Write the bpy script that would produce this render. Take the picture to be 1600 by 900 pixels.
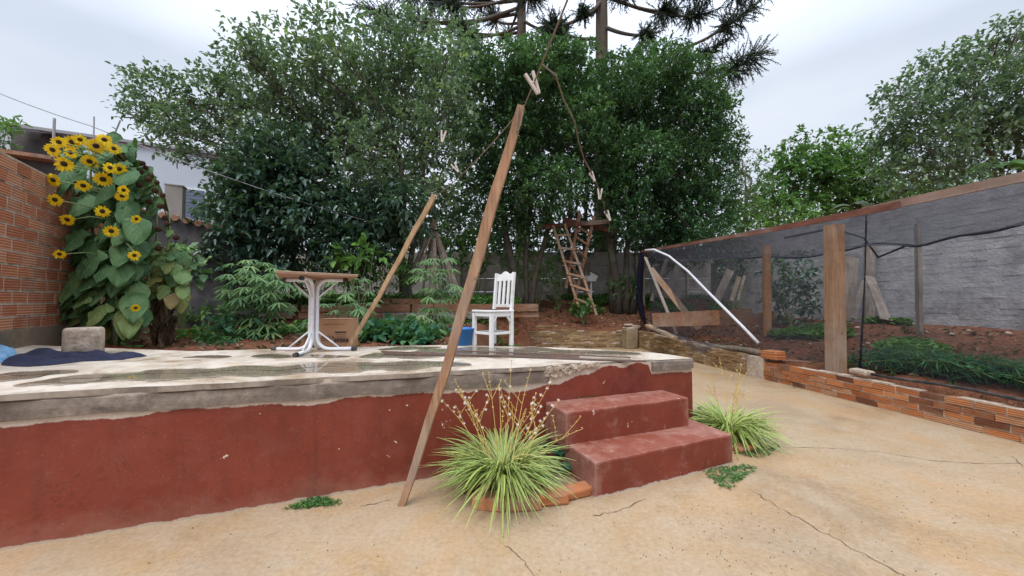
import bpy, math, random
import numpy as np
from mathutils import Vector, Matrix
R = math.radians
rnd = random.Random(7)
rng = np.random.default_rng(11)
for o in list(bpy.data.objects): bpy.data.objects.remove(o)
scene = bpy.context.scene
col = scene.collection

# ------------------------------------------------------------------ camera
HC, FOC, PITCH = 1.35, 580.0, math.atan(20 / 580.0)
cam = bpy.data.cameras.new('camera'); camo = bpy.data.objects.new('camera', cam); col.objects.link(camo)
cam.sensor_width = 36; cam.lens = FOC / 1600 * 36; cam.clip_end = 2000; cam.clip_start = 0.05
camo.location = (0, 0, HC); camo.rotation_euler = (R(90) + PITCH, 0, 0)
scene.camera = camo
# ------------------------------------------------------------------ world: overcast sky
SUN_EL, SUN_AZ = 58, 205           # degrees; azimuth measured from +Y towards +X
w = bpy.data.worlds.new('World'); scene.world = w; w.use_nodes = True
nt = w.node_tree; nt.nodes.clear()
def wn(t, **k):
    n = nt.nodes.new(t)
    for a, b in k.items(): setattr(n, a, b)
    return n
sky = wn('ShaderNodeTexSky', sky_type='NISHITA', sun_disc=False, sun_elevation=R(SUN_EL), sun_rotation=R(SUN_AZ), dust_density=3.0)
tc = wn('ShaderNodeTexCoord'); sep = wn('ShaderNodeSeparateXYZ'); nt.links.new(tc.outputs['Generated'], sep.inputs[0])
mp = wn('ShaderNodeMapping'); mp.inputs['Scale'].default_value = (1, 1, 2.6); nt.links.new(tc.outputs['Generated'], mp.inputs[0])
nz = wn('ShaderNodeTexNoise'); nz.inputs['Scale'].default_value = 1.7; nz.inputs['Detail'].default_value = 4; nz.inputs['Roughness'].default_value = .5
nt.links.new(mp.outputs[0], nz.inputs['Vector'])
cr = wn('ShaderNodeValToRGB'); cr.color_ramp.elements[0].position = .3; cr.color_ramp.elements[1].position = .7
cr.color_ramp.elements[0].color = (5.5, 6.2, 7.4, 1); cr.color_ramp.elements[1].color = (7.5, 8.0, 8.9, 1)
nt.links.new(nz.outputs['Fac'], cr.inputs[0])
zr = wn('ShaderNodeMapRange'); zr.inputs['From Min'].default_value = .45; zr.inputs['From Max'].default_value = 1.0
zr.inputs['To Min'].default_value = 1.0; zr.inputs['To Max'].default_value = 3.6; nt.links.new(sep.outputs['Z'], zr.inputs['Value'])
vm = wn('ShaderNodeVectorMath', operation='SCALE'); nt.links.new(cr.outputs[0], vm.inputs[0]); nt.links.new(zr.outputs[0], vm.inputs['Scale'])
mx = wn('ShaderNodeMix', data_type='RGBA'); mx.inputs['Factor'].default_value = .9
nt.links.new(sky.outputs[0], mx.inputs['A']); nt.links.new(vm.outputs[0], mx.inputs['B'])
bg = wn('ShaderNodeBackground'); bg.inputs['Strength'].default_value = .1
nt.links.new(mx.outputs['Result'], bg.inputs[0]); wo = wn('ShaderNodeOutputWorld'); nt.links.new(bg.outputs[0], wo.inputs[0])
# ------------------------------------------------------------------ sun (behind cloud)
sl = bpy.data.lights.new('sun', 'SUN'); sl.energy = 1.5; sl.angle = R(25); sl.color = (1, .97, .92)
so = bpy.data.objects.new('sun', sl); col.objects.link(so)
sd = Vector((math.sin(R(SUN_AZ)) * math.cos(R(SUN_EL)), math.cos(R(SUN_AZ)) * math.cos(R(SUN_EL)), math.sin(R(SUN_EL))))
so.rotation_euler = (-sd).to_track_quat('-Z', 'Y').to_euler()
scene.view_settings.view_transform = 'Standard'; scene.view_settings.look = 'None'
scene.view_settings.exposure = .25; scene.view_settings.gamma = 1; scene.view_settings.use_curve_mapping = False
scene.render.engine = 'CYCLES'
scene.cycles.transparent_max_bounces = 16

# ------------------------------------------------------------------ geometry helpers
def ray(px, py):
    x, y = (px - 800) / FOC, (450 - py) / FOC
    c, s = math.cos(PITCH), math.sin(PITCH)
    return Vector((x, c - y * s, s + y * c))
def atY(px, py, Y):                 # point seen at that pixel of the 1600x900 photograph, Y metres ahead
    d = ray(px, py); return Vector((0, 0, HC)) + d * (Y / d.y)
def atZ(px, py, z):
    d = ray(px, py); return Vector((0, 0, HC)) + d * ((z - HC) / d.z)

def tag(o, label=None, cat=None, group=None, kind=None):
    if label: o['label'] = label
    if cat: o['category'] = cat
    if group: o['group'] = group
    if kind: o['kind'] = kind
    return o
def empty(name, loc, label, cat, group=None, rz=0):
    o = bpy.data.objects.new(name, None); col.objects.link(o); o.location = loc; o.rotation_euler = (0, 0, rz)
    o.empty_display_size = .1
    return tag(o, label, cat, group)

class MB:
    """collects shapes in world (or local) coordinates; build() links them as one object"""
    def __init__(s): s.v = []; s.f = []; s.uv = []; s.t = []
    def face_uv(s, f, uv=None, t=0.5):
        s.f.append(f); s.uv.append(uv or [(0, 0)] * len(f)); s.t.append(t)
    def box(s, c, size, rot=None, jit=0, t=None, r=None):
        """c centre, size full extents; rot Matrix 3x3"""
        t = rnd.random() if t is None else t
        sx, sy, sz = [a / 2 for a in size]
        b = len(s.v)
        for dz in (-1, 1):
            for dx, dy in ((-1, -1), (1, -1), (1, 1), (-1, 1)):
                p = Vector((dx * sx + rnd.uniform(-jit, jit), dy * sy + rnd.uniform(-jit, jit), dz * sz + rnd.uniform(-jit, jit)))
                if rot is not None: p = rot @ p
                s.v.append(Vector(c) + p)
        q = [(0, 0), (1, 0), (1, 1), (0, 1)]
        for f in ((0, 3, 2, 1), (4, 5, 6, 7), (0, 1, 5, 4), (1, 2, 6, 5), (2, 3, 7, 6), (3, 0, 4, 7)):
            s.face_uv([b + i for i in f], q, t)
        return s
    def bar(s, a, b, w, h, up=(0, 0, 1), jit=0, t=None):
        """rectangular bar from a to b"""
        a = Vector(a); b = Vector(b); d = (b - a); L = d.length; d.normalize()
        up = Vector(up)
        if abs(d.dot(up)) > .98: up = Vector((1, 0, 0))
        x = d.cross(up).normalized(); z = x.cross(d)
        m = Matrix((x, d, z)).transposed()
        return s.box((a + b) / 2, (w, L, h), m, jit, t)
    def tube(s, pts, rad, n=8, t=None, cap=True, wob=0):
        t = rnd.random() if t is None else t
        pts = [Vector(p) for p in pts]
        if not hasattr(rad, '__len__'): rad = [rad] * len(pts)
        prev = None; rings = []
        ln = 0
        for i, p in enumerate(pts):
            d = (pts[min(i + 1, len(pts) - 1)] - pts[max(i - 1, 0)]).normalized()
            if prev is None:
                x = d.orthogonal().normalized()
            else:
                x = (prev - d * prev.dot(d)).normalized()
            prev = x; y = d.cross(x)
            ring = []
            for k in range(n):
                a = 2 * math.pi * k / n; rr = rad[i] * (1 + rnd.uniform(-wob, wob))
                ring.append(len(s.v)); s.v.append(p + (x * math.cos(a) + y * math.sin(a)) * rr)
            rings.append(ring)
            if i: ln += (pts[i] - pts[i - 1]).length
            if i:
                for k in range(n):
                    k2 = (k + 1) % n
                    s.face_uv([rings[-2][k], rings[-2][k2], ring[k2], ring[k]], [(k / n, ln - .1), ((k + 1) / n, ln - .1), ((k + 1) / n, ln), (k / n, ln)], t)
        if cap:
            s.face_uv(rings[0][::-1], None, t); s.face_uv(rings[-1][:], None, t)
        return s
    def lathe(s, c, prof, n=24, t=.5, wob=0):
        c = Vector(c); rings = []
        for (r, z) in prof:
            ring = []
            for k in range(n):
                a = 2 * math.pi * k / n; rr = r * (1 + rnd.uniform(-wob, wob))
                ring.append(len(s.v)); s.v.append(c + Vector((rr * math.cos(a), rr * math.sin(a), z)))
            if rings:
                for k in range(n):
                    k2 = (k + 1) % n
                    s.face_uv([rings[-1][k], rings[-1][k2], ring[k2], ring[k]], None, t)
            rings.append(ring)
        s.face_uv(rings[0][::-1], None, t); s.face_uv(rings[-1][:], None, t)
        return s
    def strip(s, rows, t=.5, closed=False):
        """rows: list of lists of points (grid)"""
        b = len(s.v); m = len(rows[0])
        for r_ in rows:
            for p in r_: s.v.append(Vector(p))
        n = len(rows)
        for i in range(n - 1):
            for j in range(m - 1):
                s.face_uv([b + i * m + j, b + i * m + j + 1, b + (i + 1) * m + j + 1, b + (i + 1) * m + j],
                          [(j / (m - 1), i / (n - 1)), ((j + 1) / (m - 1), i / (n - 1)), ((j + 1) / (m - 1), (i + 1) / (n - 1)), (j / (m - 1), (i + 1) / (n - 1))], t)
        return s
    def poly_prism(s, pts, z0, z1, t=.5):
        b = len(s.v); n = len(pts)
        for z in (z0, z1):
            for p in pts:
                s.v.append(Vector((p[0], p[1], z(p) if callable(z) else z)))
        for k in range(n):
            k2 = (k + 1) % n; s.face_uv([b + k, b + k2, b + n + k2, b + n + k], None, t)
        s.face_uv([b + k for k in range(n)][::-1], None, t); s.face_uv([b + n + k for k in range(n)], None, t)
        return s
    def build(s, name, mat, parent=None, smooth=False, bevel=0, origin=None):
        me = bpy.data.meshes.new(name)
        V = [tuple(p) for p in s.v]
        off = Vector((0, 0, 0))
        if parent is None:
            if origin is None:
                a = np.array(V); origin = Vector(((a[:, 0].min() + a[:, 0].max()) / 2, (a[:, 1].min() + a[:, 1].max()) / 2, a[:, 2].min()))
            off = Vector(origin)
        else:
            p = parent
            while p is not None: off = off + p.location; p = p.parent
            # rotation of parents is always baked as zero in this scene
        V = [(p[0] - off.x, p[1] - off.y, p[2] - off.z) for p in V]
        me.from_pydata(V, [], s.f)
        ul = me.uv_layers.new(name='UVMap')
        flat = [c for u in s.uv for p in u for c in p]
        ul.data.foreach_set('uv', flat)
        at = me.attributes.new('tint', 'FLOAT', 'FACE'); at.data.foreach_set('value', s.t)
        me.materials.append(mat)
        if smooth: me.polygons.foreach_set('use_smooth', [True] * len(s.f))
        o = bpy.data.objects.new(name, me); col.objects.link(o)
        if parent is None: o.location = off
        else: o.parent = parent
        if bevel:
            b = o.modifiers.new('bevel', 'BEVEL'); b.width = bevel; b.segments = 2; b.limit_method = 'ANGLE'
        return o

class LF:
    """numpy leaf collector: two folded quads a leaf"""
    def __init__(s): s.V = []; s.T = []; s.U = []
    def add(s, P, D, N, L, W, tint, fold=.25, droop=.15):
        P = np.asarray(P, float); n = len(P)
        if n == 0: return
        D = D / (np.linalg.norm(D, axis=1, keepdims=True) + 1e-9)
        S = np.cross(D, N); S /= (np.linalg.norm(S, axis=1, keepdims=True) + 1e-9)
        U = np.cross(S, D)
        L = np.broadcast_to(np.asarray(L, float), (n,))[:, None]; W = np.broadcast_to(np.asarray(W, float), (n,))[:, None]
        dz = np.array([[0, 0, -1.]])
        f = U * W * fold
        v = np.stack([P,
                      P + D * L * .32 + S * W * .5 + f,
                      P + D * L * .72 + S * W * .36 + f + dz * L * droop * .5,
                      P + D * L + dz * L * droop,
                      P + D * L * .72 - S * W * .36 + f + dz * L * droop * .5,
                      P + D * L * .32 - S * W * .5 + f], axis=1)
        s.V.append(v.reshape(-1, 3)); s.T.append(np.repeat(np.broadcast_to(tint, (n,)), 2))
    def build(s, name, mat, parent=None, origin=None):
        V = np.concatenate(s.V); T = np.concatenate(s.T).astype(np.float32)
        n = len(V) // 6
        off = np.zeros(3)
        if parent is not None:
            p = parent
            while p is not None: off = off + np.array(p.location); p = p.parent
        else:
            off = np.array(origin) if origin is not None else np.array([V[:, 0].mean(), V[:, 1].mean(), V[:, 2].min()])
        V = (V - off).astype(np.float32)
        me = bpy.data.meshes.new(name)
        me.vertices.add(len(V)); me.vertices.foreach_set('co', V.ravel())
        base = (np.arange(n) * 6)[:, None, None]
        F = (base + np.array([[0, 1, 2, 3], [0, 3, 4, 5]])[None]).reshape(-1)
        me.loops.add(len(F)); me.loops.foreach_set('vertex_index', F.astype(np.int32))
        me.polygons.add(n * 2); me.polygons.foreach_set('loop_start', (np.arange(n * 2) * 4).astype(np.int32))
        ul = me.uv_layers.new(name='UVMap')
        q = np.array([[.5, 0], [0, .32], [.1, .72], [.5, 1], [.5, 0], [.5, 1], [.9, .72], [1, .32]], np.float32)
        ul.data.foreach_set('uv', np.tile(q, (n, 1)).ravel())
        at = me.attributes.new('tint', 'FLOAT', 'FACE'); at.data.foreach_set('value', T)
        me.materials.append(mat); me.update(calc_edges=True); me.validate()
        o = bpy.data.objects.new(name, me); col.objects.link(o)
        if parent is None: o.location = off
        else: o.parent = parent
        return o
def unit(a): return a / (np.linalg.norm(a, axis=-1, keepdims=True) + 1e-9)
def rdir(n): return unit(rng.normal(size=(n, 3)))

# ------------------------------------------------------------------ materials
def M_new(name):
    m = bpy.data.materials.new(name); m.use_nodes = True; n = m.node_tree; n.nodes.clear()
    out = n.nodes.new('ShaderNodeOutputMaterial'); return m, n, out
def nd(n, t, ins=None, **k):
    x = n.nodes.new(t)
    for a, b in k.items(): setattr(x, a, b)
    for a, b in (ins or {}).items():
        if hasattr(b, 'links') or isinstance(b, bpy.types.NodeSocket): n.links.new(b, x.inputs[a])
        else: x.inputs[a].default_value = b
    return x
def ramp(n, fac, stops):
    r_ = n.nodes.new('ShaderNodeValToRGB'); cr_ = r_.color_ramp
    while len(cr_.elements) < len(stops): cr_.elements.new(.5)
    for e, (p, c) in zip(cr_.elements, stops):
        e.position = p; e.color = (*c, 1) if len(c) == 3 else c
    n.links.new(fac, r_.inputs[0]); return r_.outputs[0]
def noise(n, vec, scale, detail=5, rough=.6, dist=0):
    return nd(n, 'ShaderNodeTexNoise', {'Vector': vec, 'Scale': scale, 'Detail': detail, 'Roughness': rough, 'Distortion': dist}).outputs['Fac']
def mix(n, f, a, b, bt='MIX'):
    x = n.nodes.new('ShaderNodeMix'); x.data_type = 'RGBA'; x.blend_type = bt
    for k, v in (('Factor', f), ('A', a), ('B', b)):
        if isinstance(v, bpy.types.NodeSocket): n.links.new(v, x.inputs[k])
        elif k == 'Factor': x.inputs[k].default_value = v
        else: x.inputs[k].default_value = (*v, 1)
    return x.outputs['Result']
def mth(n, op, a, b=0.0, c=None):
    x = n.nodes.new('ShaderNodeMath'); x.operation = op
    for i, v in enumerate((a, b) if c is None else (a, b, c)):
        if isinstance(v, bpy.types.NodeSocket): n.links.new(v, x.inputs[i])
        else: x.inputs[i].default_value = v
    return x.outputs[0]
def finish(n, out, color, rough=.8, bumpf=None, bumps=.3, bdist=.01, spec=.3, metal=0):
    p = n.nodes.new('ShaderNodeBsdfPrincipled')
    for k, v in (('Base Color', color), ('Roughness', rough), ('Metallic', metal), ('Specular IOR Level', spec)):
        if isinstance(v, bpy.types.NodeSocket): n.links.new(v, p.inputs[k])
        elif k == 'Base Color': p.inputs[k].default_value = (*v, 1)
        else: p.inputs[k].default_value = v
    if bumpf is not None:
        b = nd(n, 'ShaderNodeBump', {'Height': bumpf, 'Strength': bumps, 'Distance': bdist}); n.links.new(b.outputs[0], p.inputs['Normal'])
    n.links.new(p.outputs[0], out.inputs[0]); return p
def geo(n): return nd(n, 'ShaderNodeNewGeometry').outputs['Position']
def tintn(n): return nd(n, 'ShaderNodeAttribute', attribute_name='tint').outputs['Fac']

def leaf_mat(name, stops, rough=.5, trans=.3, spec=.4, scale=3):
    m, n, out = M_new(name)
    t = tintn(n); g = geo(n)
    c = ramp(n, mth(n, 'ADD', mth(n, 'MULTIPLY', t, .8), mth(n, 'MULTIPLY', noise(n, g, scale, 2), .25)), stops)
    p = finish(n, out, c, rough, spec=spec)
    tr = nd(n, 'ShaderNodeBsdfTranslucent'); c2 = mix(n, .5, c, (.16, .3, .03)); n.links.new(c2, tr.inputs[0])
    ms = nd(n, 'ShaderNodeMixShader', {0: trans}); n.links.new(p.outputs[0], ms.inputs[1]); n.links.new(tr.outputs[0], ms.inputs[2])
    n.links.new(ms.outputs[0], out.inputs[0]); return m

def patio_mat():
    m, n, out = M_new('patio_concrete'); g = geo(n)
    a = noise(n, g, .55, 6, .62, .4); b = noise(n, g, 2.7, 6, .7, .2); c = noise(n, g, 38, 3, .6); d = noise(n, g, 9, 4, .75)
    cl = ramp(n, a, [(.34, (.23, .145, .070)), (.45, (.34, .208, .092)), (.54, (.34, .238, .135)), (.66, (.31, .18, .078))])
    cl = mix(n, ramp(n, b, [(.42, (0, 0, 0)), (.62, (.75, .75, .75))]), cl, (.37, .275, .18))
    cl = mix(n, ramp(n, d, [(.56, (0, 0, 0)), (.72, (.7, .7, .7))]), cl, (.23, .16, .10))
    mpp = nd(n, 'ShaderNodeMapping', {'Vector': g, 'Rotation': (0, 0, .5), 'Scale': (1, 2.2, 1)})
    vo = nd(n, 'ShaderNodeTexVoronoi', {'Vector': mpp.outputs[0], 'Scale': 34.0, 'Randomness': 1.0})
    sp = ramp(n, mth(n, 'ADD', vo.outputs['Distance'], mth(n, 'MULTIPLY', mth(n, 'SUBTRACT', .66, noise(n, g, 1.3, 5)), 2.4)), [(.12, (1, 1, 1)), (.30, (0, 0, 0))])
    cl = mix(n, mth(n, 'MULTIPLY', sp, .55), cl, (.13, .085, .05))
    wsp = noise(n, nd(n, 'ShaderNodeMapping', {'Vector': g, 'Rotation': (0, 0, .5), 'Scale': (1, 3, 1)}).outputs[0], 14, 7, .8)
    cl = mix(n, ramp(n, wsp, [(.60, (0, 0, 0)), (.70, (.55, .55, .55))]), cl, (.17, .115, .07))
    cl = mix(n, ramp(n, noise(n, g, .9, 5, .6, .5), [(.52, (0, 0, 0)), (.62, (.55, .55, .55))]), cl, (.40, .23, .10))
    cl = mix(n, ramp(n, noise(n, g, .75, 4, .55), [(.34, (.5, .5, .5)), (.42, (0, 0, 0))]), cl, (.24, .17, .11))
    grit = noise(n, g, 160, 2, .5)
    cl = mix(n, ramp(n, grit, [(.62, (0, 0, 0)), (.68, (.45, .45, .45))]), cl, (.55, .48, .40))
    cl = mix(n, .18, cl, ramp(n, c, [(.3, (.16, .12, .08)), (.7, (.6, .5, .38))]))
    h = mth(n, 'ADD', mth(n, 'MULTIPLY', b, .8), mth(n, 'ADD', mth(n, 'MULTIPLY', c, .15), mth(n, 'MULTIPLY', sp, -.2)))
    finish(n, out, cl, ramp(n, a, [(.4, (.55, .55, .55)), (.6, (.85, .85, .85))]), h, .5, .012, .35); return m
def soil_mat():
    m, n, out = M_new('red_soil'); g = geo(n)
    a = noise(n, g, 1.3, 5); b = noise(n, g, 9, 6, .75); c = noise(n, g, 45, 3)
    cl = ramp(n, b, [(.3, (.07, .028, .016)), (.5, (.17, .066, .036)), (.7, (.27, .12, .07))])
    cl = mix(n, ramp(n, a, [(.5, (0, 0, 0)), (.62, (.45, .45, .45))]), cl, (.09, .05, .03))
    cl = mix(n, ramp(n, c, [(.62, (0, 0, 0)), (.7, (.8, .8, .8))]), cl, (.33, .22, .13))
    finish(n, out, cl, .95, mth(n, 'ADD', b, mth(n, 'MULTIPLY', c, .4)), 1.0, .05, .15); return m
def red_wall_mat():
    m, n, out = M_new('red_painted_render'); g = geo(n)
    sp = nd(n, 'ShaderNodeSeparateXYZ', {0: g}); z = sp.outputs['Z']
    a = noise(n, g, 1.6, 5, .65); b = noise(n, g, 7, 5, .7); c = noise(n, g, 30, 3)
    red = ramp(n, a, [(.3, (.140, .023, .012)), (.5, (.185, .031, .016)), (.7, (.210, .040, .022))])
    red = mix(n, ramp(n, b, [(.5, (0, 0, 0)), (.8, (.35, .35, .35))]), red, (.27, .085, .06))
    vs_ = nd(n, 'ShaderNodeMapping', {'Vector': g, 'Scale': (9, 9, .7)}).outputs[0]
    red = mix(n, ramp(n, noise(n, vs_, 1.0, 6, .7), [(.52, (0, 0, 0)), (.68, (.45, .45, .45))]), red, (.11, .022, .013))
    red = mix(n, ramp(n, noise(n, g, 55, 4, .7), [(.60, (0, 0, 0)), (.70, (.35, .35, .35))]), red, (.33, .15, .10))
    hc = mth(n, 'ABSOLUTE', mth(n, 'SUBTRACT', noise(n, g, 1.9, 7, .62, .8), .5))
    red = mix(n, ramp(n, hc, [(.0, (.6, .6, .6)), (.004, (0, 0, 0))]), red, (.07, .018, .012))
    lo = mth(n, 'ADD', z, mth(n, 'MULTIPLY', mth(n, 'SUBTRACT', noise(n, g, 4.5, 6, .7), .5), .5))
    red = mix(n, ramp(n, lo, [(.0, (.30, .30, .30)), (.15, (0, 0, 0))]), red, (.34, .17, .12))
    chip = ramp(n, mth(n, 'ADD', noise(n, g, 16, 4, .6), mth(n, 'MULTIPLY', noise(n, g, 1.1, 2), .22)), [(.83, (0, 0, 0)), (.84, (1, 1, 1))])
    red = mix(n, chip, red, (.55, .46, .38))
    uvn = nd(n, 'ShaderNodeUVMap', uv_map='UVMap').outputs[0]; us = nd(n, 'ShaderNodeSeparateXYZ', {0: uvn})
    # uv.y = height below the render's torn edge, in metres (made by the wall builder)
    e = mth(n, 'ADD', us.outputs['Y'], mth(n, 'MULTIPLY', mth(n, 'SUBTRACT', noise(n, g, 5, 6, .7), .5), .085))
    mor = mix(n, c, (.36, .27, .21), (.6, .5, .41))
    cl = mix(n, ramp(n, e, [(.010, (1, 1, 1)), (.013, (0, 0, 0))]), red, mor)
    foot = mth(n, 'ADD', z, mth(n, 'MULTIPLY', mth(n, 'SUBTRACT', noise(n, g, 8, 5, .7), .5), .05))
    cl = mix(n, ramp(n, foot, [(.012, (1, 1, 1)), (.016, (0, 0, 0))]), cl, (.42, .33, .25))
    finish(n, out, cl, ramp(n, b, [(.4, (.42, .42, .42)), (.7, (.75, .75, .75))]), mth(n, 'ADD', mth(n, 'MULTIPLY', a, 1), mth(n, 'MULTIPLY', b, .4)), .35, .02, .4); return m
def step_mat():
    m, n, out = M_new('red_step_paint'); g = geo(n)
    nr = nd(n, 'ShaderNodeSeparateXYZ', {0: nd(n, 'ShaderNodeNewGeometry').outputs['Normal']}).outputs['Z']
    a = noise(n, g, 2.2, 5, .65); b = noise(n, g, 9, 6, .72); c = noise(n, g, 40, 3)
    red = ramp(n, a, [(.3, (.140, .024, .012)), (.55, (.185, .034, .017)), (.75, (.212, .046, .024))])
    dust = mix(n, b, (.22, .062, .036), (.29, .115, .075))
    top = ramp(n, mth(n, 'ADD', mth(n, 'MULTIPLY', nr, .45), mth(n, 'MULTIPLY', b, .6)), [(.55, (0, 0, 0)), (.85, (.85, .85, .85))])
    cl = mix(n, top, red, dust)
    pt = nd(n, 'ShaderNodeNewGeometry').outputs['Pointiness']
    worn = ramp(n, mth(n, 'ADD', pt, mth(n, 'MULTIPLY', mth(n, 'SUBTRACT', b, .5), .12)), [(.54, (0, 0, 0)), (.6, (.6, .6, .6))])
    cl = mix(n, worn, cl, (.42, .27, .22))
    chip = ramp(n, noise(n, g, 15, 4, .6), [(.70, (0, 0, 0)), (.71, (.8, .8, .8))])
    cl = mix(n, chip, cl, (.5, .4, .33))
    z = nd(n, 'ShaderNodeSeparateXYZ', {0: g}).outputs['Z']
    foot = mth(n, 'ADD', z, mth(n, 'MULTIPLY', mth(n, 'SUBTRACT', noise(n, g, 9, 5, .7), .5), .07))
    cl = mix(n, ramp(n, foot, [(.012, (1, 1, 1)), (.018, (0, 0, 0))]), cl, (.45, .37, .3))
    finish(n, out, cl, .6, mth(n, 'ADD', a, mth(n, 'MULTIPLY', b, .5)), .35, .015, .4); return m
def rough_mat(name, c1, c2, scale=6, rough=.85, bump=.4, bd=.01, c3=None, spec=.3, usetint=0, stretch=None):
    m, n, out = M_new(name); g = geo(n)
    if stretch:
        g = nd(n, 'ShaderNodeMapping', {'Vector': nd(n, 'ShaderNodeTexCoord').outputs['Object'], 'Scale': stretch}).outputs[0]
    a = noise(n, g, scale, 6, .68, .2); b = noise(n, g, scale * 6, 4, .65)
    cl = mix(n, ramp(n, a, [(.32, (0, 0, 0)), (.68, (1, 1, 1))]), c1, c2)
    if c3: cl = mix(n, ramp(n, noise(n, g, scale * .45, 5, .7), [(.52, (0, 0, 0)), (.64, (.85, .85, .85))]), cl, c3)
    if usetint: cl = mix(n, mth(n, 'MULTIPLY', tintn(n), usetint), cl, tuple(x * .45 for x in c1))
    finish(n, out, cl, rough, mth(n, 'ADD', a, mth(n, 'MULTIPLY', b, .5)), bump, bd, spec); return m
def brick_mat(name, stops, dirt, groove=0, dirtamt=.5, mort=None):
    m, n, out = M_new(name); g = geo(n); t = tintn(n)
    a = noise(n, g, 7, 5, .7); b = noise(n, g, 50, 3)
    cl = ramp(n, mth(n, 'ADD', mth(n, 'MULTIPLY', t, .8), mth(n, 'MULTIPLY', mth(n, 'SUBTRACT', a, .5), .5)), stops)
    cl = mix(n, ramp(n, noise(n, g, 2.6, 6, .75), [(.48, (0, 0, 0)), (.62, (dirtamt,) * 3)]), cl, dirt)
    h = mth(n, 'ADD', a, mth(n, 'MULTIPLY', b, .3))
    if groove:
        u = nd(n, 'ShaderNodeSeparateXYZ', {0: nd(n, 'ShaderNodeUVMap', uv_map='UVMap').outputs[0]}).outputs['Y']
        wv = mth(n, 'SINE', mth(n, 'MULTIPLY', u, 2 * math.pi * groove))
        gr = ramp(n, wv, [(.0, (0, 0, 0)), (.35, (1, 1, 1))])
        cl = mix(n, mth(n, 'MULTIPLY', mth(n, 'SUBTRACT', 1, gr), .55), cl, (.10, .035, .02))
        h = mth(n, 'ADD', mth(n, 'MULTIPLY', gr, 1.5), mth(n, 'MULTIPLY', h, .5))
    finish(n, out, cl, .85, h, .6, .008, .2); return m
def wood_mat(name, c1, c2, c3, s=(3, 3, 40), rough=.8, axis='uv'):
    m, n, out = M_new(name)
    g = geo(n); uv = nd(n, 'ShaderNodeUVMap', uv_map='UVMap').outputs[0]
    oc = nd(n, 'ShaderNodeTexCoord').outputs['Object']
    v = nd(n, 'ShaderNodeMapping', {'Vector': oc, 'Scale': s}).outputs[0]
    a = noise(n, v, 1.0, 6, .7, .3); b = noise(n, g, 3, 4, .6); t = tintn(n)
    cl = ramp(n, a, [(.3, c1), (.5, c2), (.7, c3)])
    cl = mix(n, ramp(n, b, [(.45, (0, 0, 0)), (.7, (.6, .6, .6))]), cl, tuple(x * .55 for x in c2))
    cl = mix(n, mth(n, 'MULTIPLY', t, .35), cl, tuple(x * .5 for x in c1))
    kn = nd(n, 'ShaderNodeTexVoronoi', {'Vector': g, 'Scale': 4.5}).outputs['Distance']
    cl = mix(n, ramp(n, kn, [(.05, (.75, .75, .75)), (.10, (0, 0, 0))]), cl, tuple(x * .3 for x in c1))
    cl = mix(n, ramp(n, noise(n, v, 3.5, 4, .8), [(.58, (0, 0, 0)), (.66, (.6, .6, .6))]), cl, tuple(x * .45 for x in c1))
    cl = mix(n, ramp(n, noise(n, g, 1.2, 4), [(.48, (0, 0, 0)), (.62, (.5, .5, .5))]), cl, (.30, .26, .22))
    finish(n, out, cl, rough, a, .6, .008, .25); return m
def paint_mat(name, c, rough=.4, dirt=(.3, .25, .2), amt=.4, metal=0, scale=6):
    m, n, out = M_new(name); g = geo(n)
    a = noise(n, g, scale, 6, .7); b = noise(n, g, 3, 4)
    cl = mix(n, ramp(n, a, [(.48, (0, 0, 0)), (.75, (amt,) * 3)]), c, dirt)
    finish(n, out, cl, ramp(n, b, [(.4, (rough,) * 3), (.7, (min(1, rough + .25),) * 3)]), a, .12, .004, .4, metal); return m
def bark_mat(name, c1, c2):
    m, n, out = M_new(name); g = geo(n)
    v = nd(n, 'ShaderNodeMapping', {'Vector': g, 'Scale': (1, 1, .25)}).outputs[0]
    a = noise(n, v, 22, 6, .7, .4); b = noise(n, g, 2.5, 4)
    cl = ramp(n, a, [(.3, c1), (.7, c2)]); cl = mix(n, ramp(n, b, [(.5, (0, 0, 0)), (.65, (.6, .6, .6))]), cl, (.11, .13, .09))
    finish(n, out, cl, .95, a, .8, .02, .15); return m
def net_mat(name, alpha, c, slope=0):
    m, n, out = M_new(name); oc = nd(n, 'ShaderNodeUVMap', uv_map='UVMap').outputs[0]
    v = nd(n, 'ShaderNodeMapping', {'Vector': geo(n), 'Scale': (.9, .9, 7)}).outputs[0]
    a = noise(n, v, 1.6, 6, .7, .5)
    yy = nd(n, 'ShaderNodeSeparateXYZ', {0: geo(n)}).outputs['Y']
    op = mth(n, 'ADD', mth(n, 'ADD', alpha, mth(n, 'MULTIPLY', mth(n, 'SUBTRACT', yy, 6), slope)), mth(n, 'MULTIPLY', mth(n, 'SUBTRACT', a, .5), .5))
    d = nd(n, 'ShaderNodeBsdfDiffuse', {'Color': (*c, 1)}); tl = nd(n, 'ShaderNodeBsdfTranslucent', {'Color': (*c, 1)})
    dm = nd(n, 'ShaderNodeMixShader', {0: .35}); n.links.new(d.outputs[0], dm.inputs[1]); n.links.new(tl.outputs[0], dm.inputs[2])
    tr = nd(n, 'ShaderNodeBsdfTransparent')
    ms = nd(n, 'ShaderNodeMixShader'); n.links.new(op, ms.inputs[0]); n.links.new(tr.outputs[0], ms.inputs[1]); n.links.new(dm.outputs[0], ms.inputs[2])
    n.links.new(ms.outputs[0], out.inputs[0]); return m

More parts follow.
